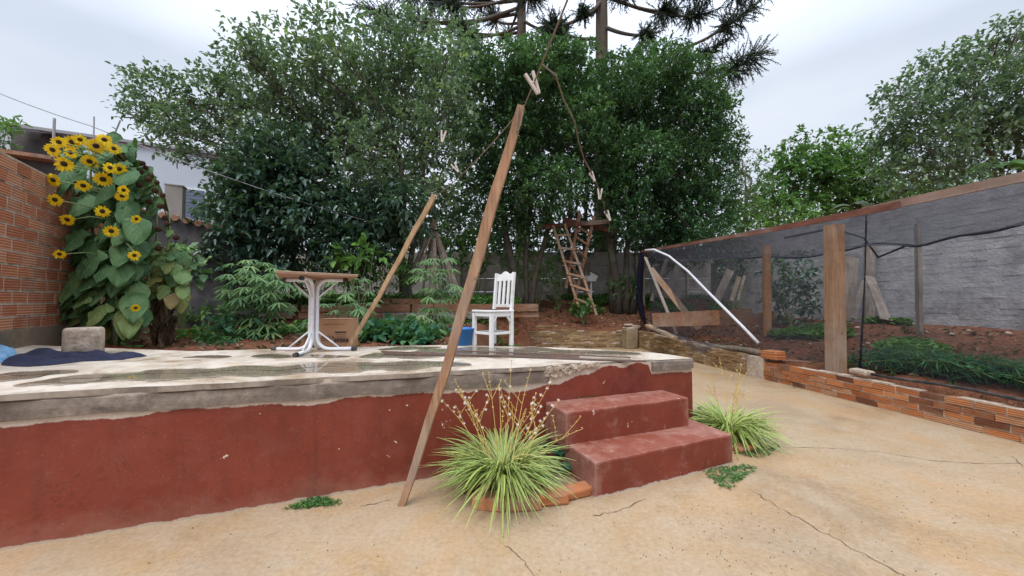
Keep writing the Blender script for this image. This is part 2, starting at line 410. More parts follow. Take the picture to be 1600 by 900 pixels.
MAT = {}
MAT['patio'] = patio_mat(); MAT['soil'] = soil_mat(); MAT['red'] = red_wall_mat(); MAT['step'] = step_mat()
MAT['slab'] = rough_mat('wet_screed', (.44, .35, .27), (.58, .50, .42), 2.2, .55, .3, .008, (.42, .28, .18), .45)
def slab_mat():
    m, n, out = M_new('wet_screed'); g = geo(n); nr = nd(n, 'ShaderNodeSeparateXYZ', {0: nd(n, 'ShaderNodeNewGeometry').outputs['Normal']}).outputs['Z']
    a = noise(n, g, 1.4, 6, .68, .3); b = noise(n, g, 5, 6, .7); c = noise(n, g, 26, 4)
    top = ramp(n, a, [(.32, (.36, .24, .15)), (.43, (.50, .40, .30)), (.55, (.60, .53, .45)), (.68, (.48, .36, .25))])
    top = mix(n, ramp(n, b, [(.52, (0, 0, 0)), (.66, (.6, .6, .6))]), top, (.30, .23, .17))
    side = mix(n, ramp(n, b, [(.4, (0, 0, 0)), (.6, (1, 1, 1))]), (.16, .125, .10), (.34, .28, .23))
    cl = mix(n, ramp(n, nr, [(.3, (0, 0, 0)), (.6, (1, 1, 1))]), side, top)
    finish(n, out, cl, ramp(n, a, [(.4, (.25, .25, .25)), (.6, (.6, .6, .6))]), mth(n, 'ADD', a, mth(n, 'MULTIPLY', c, .3)), .3, .008, .5); return m
MAT['slab'] = slab_mat()
MAT['beam'] = rough_mat('grey_concrete', (.12, .092, .075), (.23, .185, .15), 5, .85, .8, .015, (.33, .27, .22))
MAT['mortar'] = rough_mat('crumbling_mortar', (.33, .25, .19), (.58, .48, .38), 9, .9, .8, .02, (.22, .17, .13))
MAT['tan'] = rough_mat('tan_mortar', (.20, .14, .08), (.36, .27, .17), 6, .95, .9, .03, (.15, .11, .07))
MAT['louvre'] = paint_mat('louvre_blue_grey', (.13, .17, .25), .4)
MAT['crack'] = rough_mat('crack_dirt', (.09, .06, .04), (.16, .11, .075), 20, .95)
MAT['oldwall'] = rough_mat('grey_block_render', (.30, .30, .32), (.44, .43, .44), 3.5, .9, .9, .03, (.24, .23, .23))
MAT['blockcoarse'] = rough_mat('concrete_panel', (.30, .27, .24), (.42, .39, .35), 1.8, .9, .5, .02, (.2, .19, .15))
MAT['base'] = rough_mat('stained_concrete_base', (.17, .125, .085), (.26, .19, .13), 3, .9, .5, .02, (.12, .10, .07))
MAT['house'] = rough_mat('pale_grey_render', (.50, .55, .62), (.55, .60, .67), .8, .8, .1, .01, (.46, .51, .58))
MAT['darkwall'] = rough_mat('mouldy_wall', (.045, .045, .05), (.09, .085, .085), 2.5, .95, .5, .02, (.14, .13, .12))
MAT['tile'] = rough_mat('clay_tile', (.36, .17, .10), (.5, .3, .2), 8, .85, .4, .01, (.2, .15, .12))
MAT['brickL'] = brick_mat('hollow_brick', [(.1, (.44, .15, .075)), (.5, (.58, .225, .115)), (.85, (.68, .33, .19))], (.56, .37, .27), 4, .5)
MAT['brickO'] = brick_mat('orange_brick', [(.05, (.16, .06, .03)), (.25, (.42, .14, .05)), (.6, (.60, .22, .075)), (.9, (.55, .36, .22))], (.30, .22, .15), 3, .5)
MAT['brickF'] = brick_mat('worn_brick', [(.1, (.34, .12, .05)), (.5, (.48, .19, .08)), (.9, (.45, .30, .19))], (.28, .21, .15), 0, .9)
MAT['brickY'] = brick_mat('weathered_brick', [(.1, (.24, .15, .07)), (.5, (.40, .27, .13)), (.9, (.52, .39, .22))], (.22, .16, .10), 2, .7)
MAT['wprop'] = wood_mat('weathered_pine', (.22, .11, .06), (.42, .24, .14), (.56, .36, .22), (30, 30, 2.2))
MAT['wprop2'] = wood_mat('fresh_batten', (.34, .20, .10), (.50, .33, .19), (.58, .41, .25), (30, 30, 2.5))
MAT['plank'] = wood_mat('garden_plank', (.15, .07, .035), (.28, .14, .08), (.40, .23, .14), (1.5, 20, 20))
MAT['wgrey'] = wood_mat('grey_old_wood', (.15, .12, .10), (.28, .235, .20), (.42, .37, .32), (14, 14, 2.2))
MAT['wdark'] = wood_mat('dark_red_wood', (.055, .022, .014), (.12, .045, .028), (.19, .08, .05), (3, 3, 3))
MAT['post'] = wood_mat('post_wood', (.22, .12, .07), (.36, .21, .125), (.47, .30, .19), (38, 38, 2.4))
MAT['orangepost'] = wood_mat('orange_post_wood', (.34, .15, .06), (.50, .24, .10), (.58, .33, .16), (38, 38, 2.4))
MAT['beamred'] = wood_mat('red_stained_beam', (.14, .05, .035), (.22, .09, .06), (.30, .15, .11), (9, 2, 9))
MAT['beambrown'] = wood_mat('pinkish_board', (.26, .16, .12), (.34, .22, .17), (.40, .27, .22), (9, 2, 9))
MAT['white'] = paint_mat('white_paint', (.78, .78, .77), .4, (.42, .37, .31), .55)
MAT['tubewhite'] = paint_mat('white_enamel', (.76, .77, .80), .3, (.38, .28, .22), .5)
MAT['black'] = paint_mat('black_plastic', (.02, .02, .022), .5)
MAT['cardboard'] = rough_mat('cardboard', (.40, .215, .115), (.46, .26, .145), 4, .9, .1, .003)
MAT['ink'] = paint_mat('printed_ink', (.05, .03, .025), .7)
MAT['tabletop'] = rough_mat('tabletop_underside', (.33, .19, .13), (.42, .26, .18), 6, .75, .15, .003)
MAT['tableedge'] = rough_mat('tabletop_laminate', (.50, .36, .25), (.58, .44, .32), 6, .5, .1, .003)
MAT['blue'] = paint_mat('blue_plastic', (.02, .15, .42), .4, (.1, .15, .2), .3)
MAT['navy'] = rough_mat('navy_cloth', (.012, .015, .035), (.028, .03, .06), 12, .95, .4, .004)
MAT['ltblue'] = rough_mat('light_blue_cloth', (.14, .30, .48), (.24, .42, .6), 12, .9, .4, .004)
MAT['pipe'] = paint_mat('grey_plastic_pipe', (.62, .62, .66), .45, (.25, .22, .2), .5)
MAT['rope'] = rough_mat('rope_fibre', (.16, .12, .09), (.28, .23, .18), 60, .95)
MAT['wire'] = rough_mat('wire_grey', (.25, .25, .27), (.4, .4, .42), 30, .6)
MAT['peg'] = rough_mat('peg_wood', (.5, .42, .36), (.66, .6, .55), 40, .8)
MAT['metal'] = paint_mat('rusty_metal_strip', (.13, .085, .07), .6, (.28, .12, .07), .6)
MAT['net'] = net_mat('shade_net', .30, (.10, .10, .118), .05); MAT['netroof'] = net_mat('shade_net_roof', .52, (.10, .098, .118))
MAT['netdark'] = net_mat('shade_net_folded', .95, (.016, .016, .028))
def water_mat():
    m, n, out = M_new('puddle_water'); g = geo(n)
    v = nd(n, 'ShaderNodeSeparateXYZ', {0: nd(n, 'ShaderNodeUVMap', uv_map='UVMap').outputs[0]}).outputs['Y']
    g2 = nd(n, 'ShaderNodeMapping', {'Vector': g, 'Rotation': (0, 0, -R(20.5)), 'Scale': (1, 2.4, 1)}).outputs[0]
    e = mth(n, 'ADD', v, mth(n, 'MULTIPLY', mth(n, 'SUBTRACT', noise(n, g2, 4.5, 7, .65, .3), .5), 1.15))
    wet = ramp(n, e, [(.22, (0, 0, 0)), (.34, (1, 1, 1))])
    c = mix(n, noise(n, g, 3, 5), (.14, .11, .08), (.26, .21, .15))
    c = mix(n, ramp(n, e, [(.2, (0, 0, 0)), (.4, (1, 1, 1))]), (.30, .24, .18), c)
    p = finish(n, out, c, ramp(n, e, [(.22, (.45, .45, .45)), (.34, (.03, .03, .03))]), noise(n, g, 6, 2), .02, .01, .5)
    tr = nd(n, 'ShaderNodeBsdfTransparent'); ms = nd(n, 'ShaderNodeMixShader', {0: ramp(n, e, [(.10, (0, 0, 0)), (.24, (1, 1, 1))])})
    n.links.new(tr.outputs[0], ms.inputs[1]); n.links.new(p.outputs[0], ms.inputs[2]); n.links.new(ms.outputs[0], out.inputs[0]); return m
MAT['water'] = water_mat()
MAT['bark'] = bark_mat('bark', (.035, .028, .022), (.13, .105, .085)); MAT['barkpale'] = bark_mat('bark_pale', (.09, .065, .05), (.24, .19, .15))
MAT['barkar'] = bark_mat('bark_pine', (.07, .055, .045), (.17, .13, .11))
MAT['leafA'] = leaf_mat('leaf_greyish', [(.1, (.06, .095, .072)), (.45, (.13, .20, .135)), (.75, (.22, .31, .18)), (.95, (.36, .50, .16))], .36, .34, .6)
MAT['leafB'] = leaf_mat('leaf_dark_bluish', [(.1, (.026, .058, .046)), (.5, (.060, .125, .092)), (.8, (.12, .20, .135)), (.97, (.22, .34, .13))], .33, .24, .6)
MAT['leafC'] = leaf_mat('leaf_citrus', [(.1, (.026, .066, .036)), (.5, (.062, .155, .070)), (.85, (.13, .29, .10)), (.98, (.22, .40, .12))], .36, .30, .55)
MAT['leafF'] = leaf_mat('leaf_bright', [(.1, (.035, .10, .03)), (.5, (.09, .21, .06)), (.9, (.19, .36, .09))], .5, .35, .4)
MAT['leafP'] = leaf_mat('leaf_pale_grey', [(.1, (.06, .09, .05)), (.5, (.12, .16, .09)), (.9, (.2, .25, .14))], .55, .35, .4)
MAT['needle'] = leaf_mat('needles', [(.1, (.010, .022, .016)), (.6, (.028, .045, .030)), (.95, (.07, .085, .045))], .6, .1, .3)
MAT['cassava'] = leaf_mat('leaf_cassava', [(.1, (.06, .14, .06)), (.5, (.14, .26, .11)), (.9, (.27, .40, .16))], .5, .35, .4)
MAT['herb'] = leaf_mat('leaf_herb', [(.1, (.03, .09, .03)), (.5, (.08, .19, .05)), (.9, (.19, .36, .08))], .55, .35, .3)
MAT['herbblue'] = leaf_mat('leaf_bluegreen', [(.1, (.015, .07, .04)), (.5, (.03, .13, .065)), (.9, (.09, .22, .08))], .5, .3, .3)
MAT['dead'] = leaf_mat('leaf_dead', [(.1, (.05, .03, .02)), (.5, (.14, .085, .055)), (.9, (.26, .18, .12))], .9, .15, .1)
MAT['petal'] = leaf_mat('sunflower_petal', [(.1, (.80, .46, .004)), (.5, (.90, .62, .008)), (.9, (.92, .70, .02))], .5, .15, .3)
MAT['disc'] = rough_mat('sunflower_disc', (.022, .012, .008), (.075, .035, .012), 60, .95, .8, .01)
MAT['stem'] = rough_mat('green_stem', (.10, .15, .05), (.20, .24, .10), 8, .7)
MAT['stalk'] = rough_mat('yellow_stalk', (.50, .34, .10), (.66, .48, .17), 8, .7)
MAT['flower'] = rough_mat('white_flower', (.72, .66, .62), (.82, .78, .76), 30, .7)
def sunleaf():
    m, n, out = M_new('sunflower_leaf'); t = tintn(n); uv = nd(n, 'ShaderNodeUVMap', uv_map='UVMap').outputs[0]
    s = nd(n, 'ShaderNodeSeparateXYZ', {0: uv}); u = s.outputs['X']; v = s.outputs['Y']
    du = mth(n, 'ABSOLUTE', mth(n, 'SUBTRACT', u, .5))
    vein = mth(n, 'ABSOLUTE', mth(n, 'SINE', mth(n, 'MULTIPLY', mth(n, 'SUBTRACT', v, mth(n, 'MULTIPLY', du, .9)), 16)))
    vf = mth(n, 'MAXIMUM', ramp(n, vein, [(.0, (.6, .6, .6)), (.13, (0, 0, 0))]), ramp(n, du, [(.0, (.9, .9, .9)), (.03, (0, 0, 0))]))
    g = geo(n); a = noise(n, g, 9, 5)
    c = ramp(n, mth(n, 'ADD', t, mth(n, 'MULTIPLY', mth(n, 'SUBTRACT', a, .5), .35)), [(.1, (.045, .115, .04)), (.45, (.105, .21, .08)), (.7, (.21, .30, .10)), (.88, (.30, .28, .07)), (1.0, (.36, .26, .12))])
    c = mix(n, mth(n, 'MULTIPLY', vf, .6), c, (.20, .27, .13))
    p = finish(n, out, c, .6, mth(n, 'ADD', mth(n, 'MULTIPLY', vein, .5), a), .5, .01, .3)
    tr = nd(n, 'ShaderNodeBsdfTranslucent'); n.links.new(mix(n, .4, c, (.16, .3, .03)), tr.inputs[0])
    ms = nd(n, 'ShaderNodeMixShader', {0: .25}); n.links.new(p.outputs[0], ms.inputs[1]); n.links.new(tr.outputs[0], ms.inputs[2]); n.links.new(ms.outputs[0], out.inputs[0])
    return m
MAT['sunleaf'] = sunleaf()
def spiderleaf():
    m, n, out = M_new('variegated_leaf'); t = tintn(n); uv = nd(n, 'ShaderNodeUVMap', uv_map='UVMap').outputs[0]
    s = nd(n, 'ShaderNodeSeparateXYZ', {0: uv}); u = s.outputs['X']
    du = mth(n, 'ABSOLUTE', mth(n, 'SUBTRACT', u, .5))
    green = ramp(n, t, [(.05, (.11, .22, .025)), (.6, (.22, .36, .04)), (.90, (.36, .47, .07)), (.96, (.36, .24, .09))])
    c = mix(n, ramp(n, du, [(.27, (0, 0, 0)), (.36, (1, 1, 1))]), green, (.62, .66, .30))
    base = ramp(n, s.outputs['Y'], [(.0, (.7, .7, .7)), (.25, (0, 0, 0))])
    c = mix(n, base, c, (.45, .46, .2))
    p = finish(n, out, c, .45, spec=.4)
    tr = nd(n, 'ShaderNodeBsdfTranslucent'); n.links.new(c, tr.inputs[0])
    ms = nd(n, 'ShaderNodeMixShader', {0: .3}); n.links.new(p.outputs[0], ms.inputs[1]); n.links.new(tr.outputs[0], ms.inputs[2]); n.links.new(ms.outputs[0], out.inputs[0])
    return m
MAT['spider'] = spiderleaf()

# ------------------------------------------------------------------ terrace frame of reference
P0 = Vector((-.593, 2.868, 0)); UA = Vector((.9367, .350, 0)); VA = Vector((-.350, .9367, 0))
def TP(s, d, z): p = P0 + UA * s + VA * d; return Vector((p.x, p.y, z))
def ztop(x): return .80 - .015 * x
def wallX(Y): return 4.9 - .174 * (Y - 3.56)
def sst(a, b, x): t = np.clip((x - a) / (b - a), 0, 1); return t * t * (3 - 2 * t)
def plankY(x): return 9.7 + .06 * (x + 6)
def terrain(X, Y):
    X = np.asarray(X, float); Y = np.asarray(Y, float)
    nzv = .03 * np.sin(X * 3.1 + Y * 1.7) * np.sin(Y * 2.3 - X) + .02 * np.sin(X * 7 + 1.3) * np.cos(Y * 6.1)
    z = np.full(np.broadcast(X, Y).shape, -.12)
    dv = (X - P0.x) * VA.x + (Y - P0.y) * VA.y
    bed = sst(1.2, 1.3, dv) * sst(-.15, -.75, X)
    z = z + bed * (.86 + nzv)
    d = X - wallX(Y)
    run = sst(.05, .12, d)
    zr_ = .33 + .15 * np.minimum(np.maximum(d - .1, 0), 3.4) + nzv
    z = z * (1 - run) + run * zr_
    back = .52 + .25 * np.clip(Y - 10.8, 0, 3.4) + nzv * 1.3
    mb = sst(10.72, 10.82, Y) * sst(-.9, -.5, X)
    z = z * (1 - mb) + mb * np.maximum(back, z)
    up = sst(0, .1, Y - plankY(X)) * sst(1.0, -.2, X)
    z = z + up * (np.maximum(1.12 + .03 * np.clip(Y - 9.7, 0, 6) + nzv, z) - z)
    return z
def gz(x, y): return float(terrain(x, y))

# ------------------------------------------------------------------ THE SETTING
def make_terrain():
    xs = np.concatenate([[-600, -200, -80, -40, -22], np.arange(-14, 12.01, .1), [16, 25, 45, 90, 220, 600]])
    ys = np.concatenate([[-600, -100, -20, -3, 1], np.arange(3, 17.01, .1), [19, 25, 40, 80, 200, 700]])
    X, Y = np.meshgrid(xs, ys); Z = terrain(X, Y)
    inn = (X > -14) & (X < 12) & (Y > 3) & (Y < 17) & (Z > 0)
    Z = Z + inn * rng.normal(0, .008, Z.shape)
    me = bpy.data.meshes.new('soil'); m_ = len(xs)
    V = np.stack([X, Y, Z], -1).reshape(-1, 3)
    F = [(j * m_ + i, j * m_ + i + 1, (j + 1) * m_ + i + 1, (j + 1) * m_ + i) for j in range(len(ys) - 1) for i in range(m_ - 1)]
    me.from_pydata(V.tolist(), [], F); me.materials.append(MAT['soil'])
    me.polygons.foreach_set('use_smooth', [True] * len(F))
    o = bpy.data.objects.new('soil', me); col.objects.link(o); tag(o, kind='structure')
make_terrain()
# patio sheet
def make_patio():
    m = MB(); n = 36
    rows = []
    for j in range(n + 1):
        Y = -4 + (10.95 + 4) * j / n
        xr = wallX(Y) + .08
        rows.append([(-6 + (xr + 6) * i / 24, Y, 0) for i in range(25)])
    o = m.strip(rows).build('patio', MAT['patio'], origin=(0, 0, 0)); tag(o, kind='structure')
    cr_ = [[(1232, 698), (1300, 700), (1380, 706), (1460, 720), (1530, 724), (1600, 724)], [(1580, 712), (1590, 720), (1600, 730)],
           [(1175, 765), (1215, 792), (1270, 822), (1330, 855), (1400, 893), (1440, 915)],
           [(790, 850), (812, 870), (835, 900)], [(925, 806), (960, 800), (1010, 778)],
           [(1170, 612), (1210, 612), (1255, 610)], [(560, 792), (590, 786), (612, 780)]]
    for line in cr_:
        c = MB(); pts = []
        for (a, b) in zip(line[:-1], line[1:]):
            k = 7
            for i in range(k):
                t = i / k; pts.append(atZ(a[0] + (b[0] - a[0]) * t, a[1] + (b[1] - a[1]) * t, .004) + Vector((rnd.uniform(-.012, .012), rnd.uniform(-.012, .012), 0)))
        pts.append(atZ(line[-1][0], line[-1][1], .004))
        rows = []
        for i, p in enumerate(pts):
            d = (pts[min(i + 1, len(pts) - 1)] - pts[max(i - 1, 0)]).normalized(); s_ = Vector((-d.y, d.x, 0))
            wd = rnd.uniform(.001, .0032) * (1 if 0 < i < len(pts) - 1 else .2)
            rows.append([p - s_ * wd, p + s_ * wd])
        c.strip(rows).build('patio_crack', MAT['crack'], o)
make_patio()

# terrace: wall, beam, slab, steps
S_LEFT, S_RIGHT = -7.5, 2.57
back_pts = [(300, 548), (500, 543), (700, 539), (870, 543), (1000, 549), (1040, 553)]
bp = []
for (a, b) in back_pts:
    q = atZ(a, b, .8); q = atZ(a, b, ztop(q.x)); bp.append(q)
def terrace():
    t = empty('raised_terrace', TP(0, 0, 0), 'low terrace of wet pale concrete with a dark red painted front wall', 'terrace')
    # front wall
    m = MB(); N = 240
    def torn(s):
        """height of the torn paint edge below the slab"""
        base = .155 + .012 * math.sin(s * 5.3) + .008 * math.sin(s * 13)
        if .55 < s < .98: base += .05 * math.sin((s - .55) / .43 * math.pi)
        if s > 1.0:
            u = min(1, (s - 1.0) / .6); base = .15 - .13 * u + .012 * math.sin(s * 19)
            if s > 2.05: base = .12
        return base
    rows = []; uvs = []
    for i in range(N + 1):
        s = S_LEFT + (S_RIGHT - S_LEFT) * i / N
        p = TP(s, 0, 0); zt = ztop(p.x) - .012
        zs = [-.1, 0, .2, .4, .55, .62, .68, .72, .76, zt]
        rows.append([TP(s, 0, z) for z in zs]); uvs.append([(s, (zt + .012 - torn(s)) - z) for z in zs])
    b = len(m.v); k = len(rows[0])
    for r_ in rows: m.v += r_
    for i in range(N):
        for j in range(k - 1):
            m.face_uv([b + i * k + j, b + (i + 1) * k + j, b + (i + 1) * k + j + 1, b + i * k + j + 1], [uvs[i][j], uvs[i + 1][j], uvs[i + 1][j + 1], uvs[i][j + 1]])
    # right end return and back
    pts = [TP(S_RIGHT, 0, 0)] + bp[::-1] + [Vector((-8, 5.3, 0))]
    for a, c in zip(pts[:-1], pts[1:]):
        q = [Vector((a.x, a.y, -.1)), Vector((c.x, c.y, -.1)), Vector((c.x, c.y, ztop(c.x) - .012)), Vector((a.x, a.y, ztop(a.x) - .012))]
        b = len(m.v); m.v += q; m.face_uv([b, b + 1, b + 2, b + 3], [(0, .8), (0, .8), (0, .05), (0, .05)])
    m.build('retaining_wall', MAT['red'], t)
    # grey beam band
    for (s0, s1, o1) in ((S_LEFT, .97, 0), (2.06, 2.56, 1)):
        m = MB(); n = max(4, int((s1 - s0) * 22)); rows = []
        for i in range(n + 1):
            s = s0 + (s1 - s0) * i / n; x = TP(s, 0, 0).x; z1 = ztop(x) - .042; z0 = z1 - .10 + .006 * math.sin(s * 9) + rnd.uniform(-.003, .003)
            f = -.014 + rnd.uniform(-.002, .002)
            if o1: z1 += .03; z0 = z1 - .085; f = -.03
            rows.append([TP(s, .02, z0 - .01), TP(s, f, z0), TP(s, f - .002, (z0 + z1) / 2), TP(s, f + .002, z1 - .006), TP(s, f + .012, z1), TP(s, .1, z1)])
        m.strip(rows[::-1])
        for rr in (rows[0], rows[-1]):
            b = len(m.v); m.v += rr; m.face_uv(list(range(b, b + len(rr))))
        m.build('edge_beam', MAT['beam'], t, smooth=False)
    # crumbled mortar between the beam and the steps
    m = MB()
    for i in range(90):
        s = rnd.uniform(.93, 1.45); x = TP(s, 0, 0).x; zz = ztop(x) - rnd.uniform(.0, .10) * max(.1, 1 - (s - .93) / .5) - .012
        m.box(TP(s, rnd.uniform(-.012, .01), zz), (rnd.uniform(.02, .07), .03, rnd.uniform(.012, .035)), Matrix.Rotation(R(20.5) + rnd.uniform(-.4, .4), 3, 'Z') @ Matrix.Rotation(rnd.uniform(-.4, .4), 3, 'Y'), .006)
    m.build('broken_mortar', MAT['mortar'], t)
    # slab top
    m = MB(); pts = []
    n = 170
    for i in range(n + 1):
        s = S_LEFT + (2.57 - S_LEFT) * i / n
        f = -.016 + .010 * math.sin(s * 6) + .006 * math.sin(s * 17 + 1) + rnd.uniform(-.005, .005)
        if .95 < s < 2.1: f = .03 + .02 * math.sin(s * 11) + rnd.uniform(-.012, .012)
        pts.append(TP(s, f, 0))
    pts += [Vector((q.x, q.y, 0)) for q in bp[::-1]] + [Vector((-5.2, 4.0, 0)), Vector((-7.9, 3.0, 0))]
    m.poly_prism(pts, lambda p: ztop(p[0]) - .034, lambda p: ztop(p[0]))
    m.build('slab', MAT['slab'], t, origin=None)
    # steps
    def step(s0, s1, d, z0, z1, dl=0):
        m = MB(); nn = 18; pts = []
        for i in range(nn + 1):
            s = s0 + (s1 - s0) * i / nn; pts.append(TP(s, -d - dl * (1 - i / nn) + .004 * math.sin(s * 13) + rnd.uniform(-.002, .002), 0))
        pts += [TP(s1 - .01, -.002, 0), TP(s0 - .02, -.002, 0)]
        m.poly_prism(pts, z0, z1); return m.build('step', MAT['step'], t, bevel=.016)
    step(.985, 2.36, .61, -.05, .245, .075)
    step(.95, 2.19, .325, .20, .492, .015)
    # crack under the slab seen as a dark gap: small fascia
    m = MB(); rows = []
    for i in range(200):
        s = S_LEFT + (.97 - S_LEFT) * i / 199; x = TP(s, 0, 0).x
        rows.append([TP(s, .004, ztop(x) - .045), TP(s, .004, ztop(x) - .03)])
    m.strip(rows).build('slab_joint', MAT['crack'], t)
    return t
terr = terrace()
# puddles on the terrace
def blob(pts, z, name='puddle'):
    m = MB(); n = len(pts); px = []
    for i in range(n):      # Catmull-Rom through the outline
        p0, p1, p2, p3 = [pts[(i + k) % n] for k in (-1, 0, 1, 2)]
        for k in range(6):
            t = k / 6
            px.append([.5 * (2 * p1[a] + (p2[a] - p0[a]) * t + (2 * p0[a] - 5 * p1[a] + 4 * p2[a] - p3[a]) * t * t + (3 * p1[a] - p0[a] - 3 * p2[a] + p3[a]) * t ** 3) for a in (0, 1)])
    W_ = []
    for q in px:
        w_ = atZ(q[0], q[1], .8); W_.append(atZ(q[0], q[1], ztop(w_.x) + .003))
    loc_ = [(p.dot(UA), p.dot(VA)) for p in W_]; N = len(loc_)
    def mid(u):
        vs = []
        for a in range(N):
            (u0, v0), (u1, v1) = loc_[a], loc_[(a + 1) % N]
            if (u0 - u) * (u1 - u) <= 0 and abs(u1 - u0) > 1e-9: vs.append(v0 + (v1 - v0) * (u - u0) / (u1 - u0))
        return (min(vs) + max(vs)) / 2 if vs else None
    u0, u1 = min(a[0] for a in loc_), max(a[0] for a in loc_)
    rings = []
    for k in (-.18, .15, .45, .72, .96):
        r_ = []
        for (u, v) in loc_:
            uc = u0 + (u1 - u0) * (.02 + .96 * (u - u0) / (u1 - u0)); mv = mid(uc); mv = v if mv is None else mv
            uu = u + (uc - u) * max(k, -.0); vv = v + (mv - v) * k; p = UA * uu + VA * vv
            r_.append(Vector((p.x, p.y, ztop(p.x) + .003)))
        rings.append(r_)
    b = len(m.v)
    for r_ in rings: m.v += r_
    for k in range(len(rings) - 1):
        for a in range(N):
            a2 = (a + 1) % N
            m.face_uv([b + k * N + a, b + k * N + a2, b + (k + 1) * N + a2, b + (k + 1) * N + a], [(0, k / 4), (0, k / 4), (0, (k + 1) / 4), (0, (k + 1) / 4)])
    o = m.build(name, MAT['water']); tag(o, kind='structure'); return o
blob([(20, 601), (70, 592), (130, 583), (210, 580), (250, 575), (330, 574), (395, 569), (440, 571), (500, 565), (560, 563), (590, 566), (640, 563), (720, 566), (735, 571), (680, 573), (640, 579), (590, 577), (540, 583), (470, 583), (420, 588), (330, 588), (260, 594), (180, 594), (110, 600)], 0)
blob([(560, 558), (585, 551), (640, 550), (660, 544), (700, 544), (745, 541), (800, 544), (830, 541), (880, 546), (930, 547), (1000, 551), (985, 555), (920, 555), (870, 559), (800, 557), (760, 560), (700, 558), (660, 561), (600, 559)], 0)
blob([(-20, 588), (15, 580), (60, 577), (112, 576), (120, 580), (70, 585), (55, 589), (0, 595), (-30, 596)], 0)
blob([(392, 556), (420, 552), (460, 554), (500, 553), (548, 556), (520, 559), (470, 558), (420, 560)], 0)
blob([(285, 558), (310, 555), (345, 554), (362, 556), (340, 559), (310, 558)], 0)
blob([(590, 546), (625, 541), (670, 541), (690, 543), (650, 546), (620, 547)], 0)

# ------------------------------------------------------------------ brick walls
def brick_wall(m, mm, a, b, z0f, z1f, bl, bh, th, gap=.012, jit=.004, miss=.0, skew=.6, mr=.022):
    """rows of bricks from a to b (xy), z0f/z1f functions of distance; m bricks, mm mortar core"""
    a = Vector((*a, 0)); b = Vector((*b, 0)); L = (b - a).length; d = (b - a).normalized(); nn = Vector((-d.y, d.x, 0))
    rot = Matrix((d, nn, Vector((0, 0, 1)))).transposed()
    n = max(2, int(L / .3))
    for i in range(n):
        s0 = L * i / n; s1 = L * (i + 1) / n; sm = (s0 + s1) / 2
        za = z0f(sm) - .02; zb = z1f(sm) - .014
        mm.box(a + d * sm + Vector((0, 0, (za + zb) / 2)), (s1 - s0 - .0005, th - mr, zb - za), rot, 0)
    zmax = max(z1f(s) for s in np.linspace(0, L, 20)); z0m = min(z0f(s) for s in np.linspace(0, L, 20))
    r_ = 0; z = z0m
    while z < zmax:
        s = -bl * (.5 if r_ % 2 else 0) - rnd.uniform(0, .03)
        while s < L:
            ln = bl * rnd.uniform(.93, 1.05); s0 = max(0, s); s1 = min(L, s + ln)
            if s1 - s0 > .03:
                sm = (s0 + s1) / 2
                if z + bh <= z1f(sm) + bh * .35 and z + bh > z0f(sm) and rnd.random() >= miss:
                    rr = rot @ Matrix.Rotation(rnd.uniform(-.02, .02) * skew, 3, 'Y')
                    m.box(a + d * sm + nn * rnd.uniform(-jit, jit) + Vector((0, 0, z + bh / 2)), (s1 - s0 - gap, th, bh - gap), rr, jit * .5)
            s += ln
        z += bh; r_ += 1
# left hollow-brick boundary wall
A = Vector((-3.9, 1.75)); Dw = Vector((-.506, .862)); E = A + Dw * 6.2
def left_wall():
    t = empty('brick_boundary_wall', (A.x, A.y, 0), 'tall orange hollow-brick boundary wall beside the sunflowers', 'wall')
    m = MB(); mm = MB()
    brick_wall(m, mm, (A.x, A.y), (E.x, E.y), lambda s: 1.06, lambda s: 2.78, .25, .13, .13, .022, .003, mr=.009)
    m.build('brickwork', MAT['brickL'], t); mm.build('mortar', MAT['mortar'], t)
    b = MB(); b.bar((A.x, A.y, .5), (E.x, E.y, .5), .17, 1.12); b.build('concrete_base', MAT['base'], t)
left_wall()
# right low planter wall
def planter():
    t = empty('garden_edging_wall', (wallX(3), 3, 0), 'long low wall of broken orange and tan bricks in front of the netted run', 'wall')
    m = MB(); mm = MB()
    y0 = 1.0; ys = 6.45
    def zt(s): return .315 + .03 * math.sin(s * 1.9) + (.04 if 2.2 < s < 3.1 else 0)
    brick_wall(m, mm, (wallX(y0), y0), (wallX(ys), ys), lambda s: 0, zt, .24, .078, .13, .013, .008, .02, 2.0, .02)
    m.build('orange_bricks', MAT['brickO'], t)
    m = MB(); ye = 10.9
    brick_wall(m, mm, (wallX(ys + .35), ys + .35), (wallX(ye), ye), lambda s: 0, lambda s: .37 + .035 * s, .24, .055, .14, .008, .009, .03, 1.2)
    m.build('tan_bricks', MAT['brickY'], t)
    mm.build('mortar', MAT['mortar'], t)
    b = MB(); b.bar((wallX(ys), ys, .18), (wallX(ys + .35), ys + .35, .18), .15, .38, jit=.006); b.build('mortar_pier', MAT['mortar'], t, bevel=.01)
    return t
planter()
def backwall():
    t = empty('stacked_brick_wall', (1.5, 10.75, 0), 'low stacked tan brick wall holding red soil behind the white chair', 'wall')
    m = MB(); mm = MB()
    brick_wall(m, mm, (-1.1, 10.55), (3.35, 10.78), lambda s: 0, lambda s: .50 + .03 * math.sin(s * 3), .25, .06, .16, .008, .012, .03, 2)
    m.build('lower_courses', MAT['brickY'], t)
    m = MB()
    brick_wall(m, mm, (-1.1, 10.9), (1.35, 11.0), lambda s: .45, lambda s: .66 - .02 * s, .3, .06, .16, .008, .012, .05, 2); m.build('upper_courses', MAT['brickY'], t)
    mm.build('mortar', MAT['mortar'], t)
    m = MB(); m.box((3.35, 10.65, .27), (.36, .36, .56), Matrix.Rotation(.3, 3, 'Z'), .02); m.build('corner_pier', MAT['tan'], t, bevel=.03)
backwall()
m = MB()
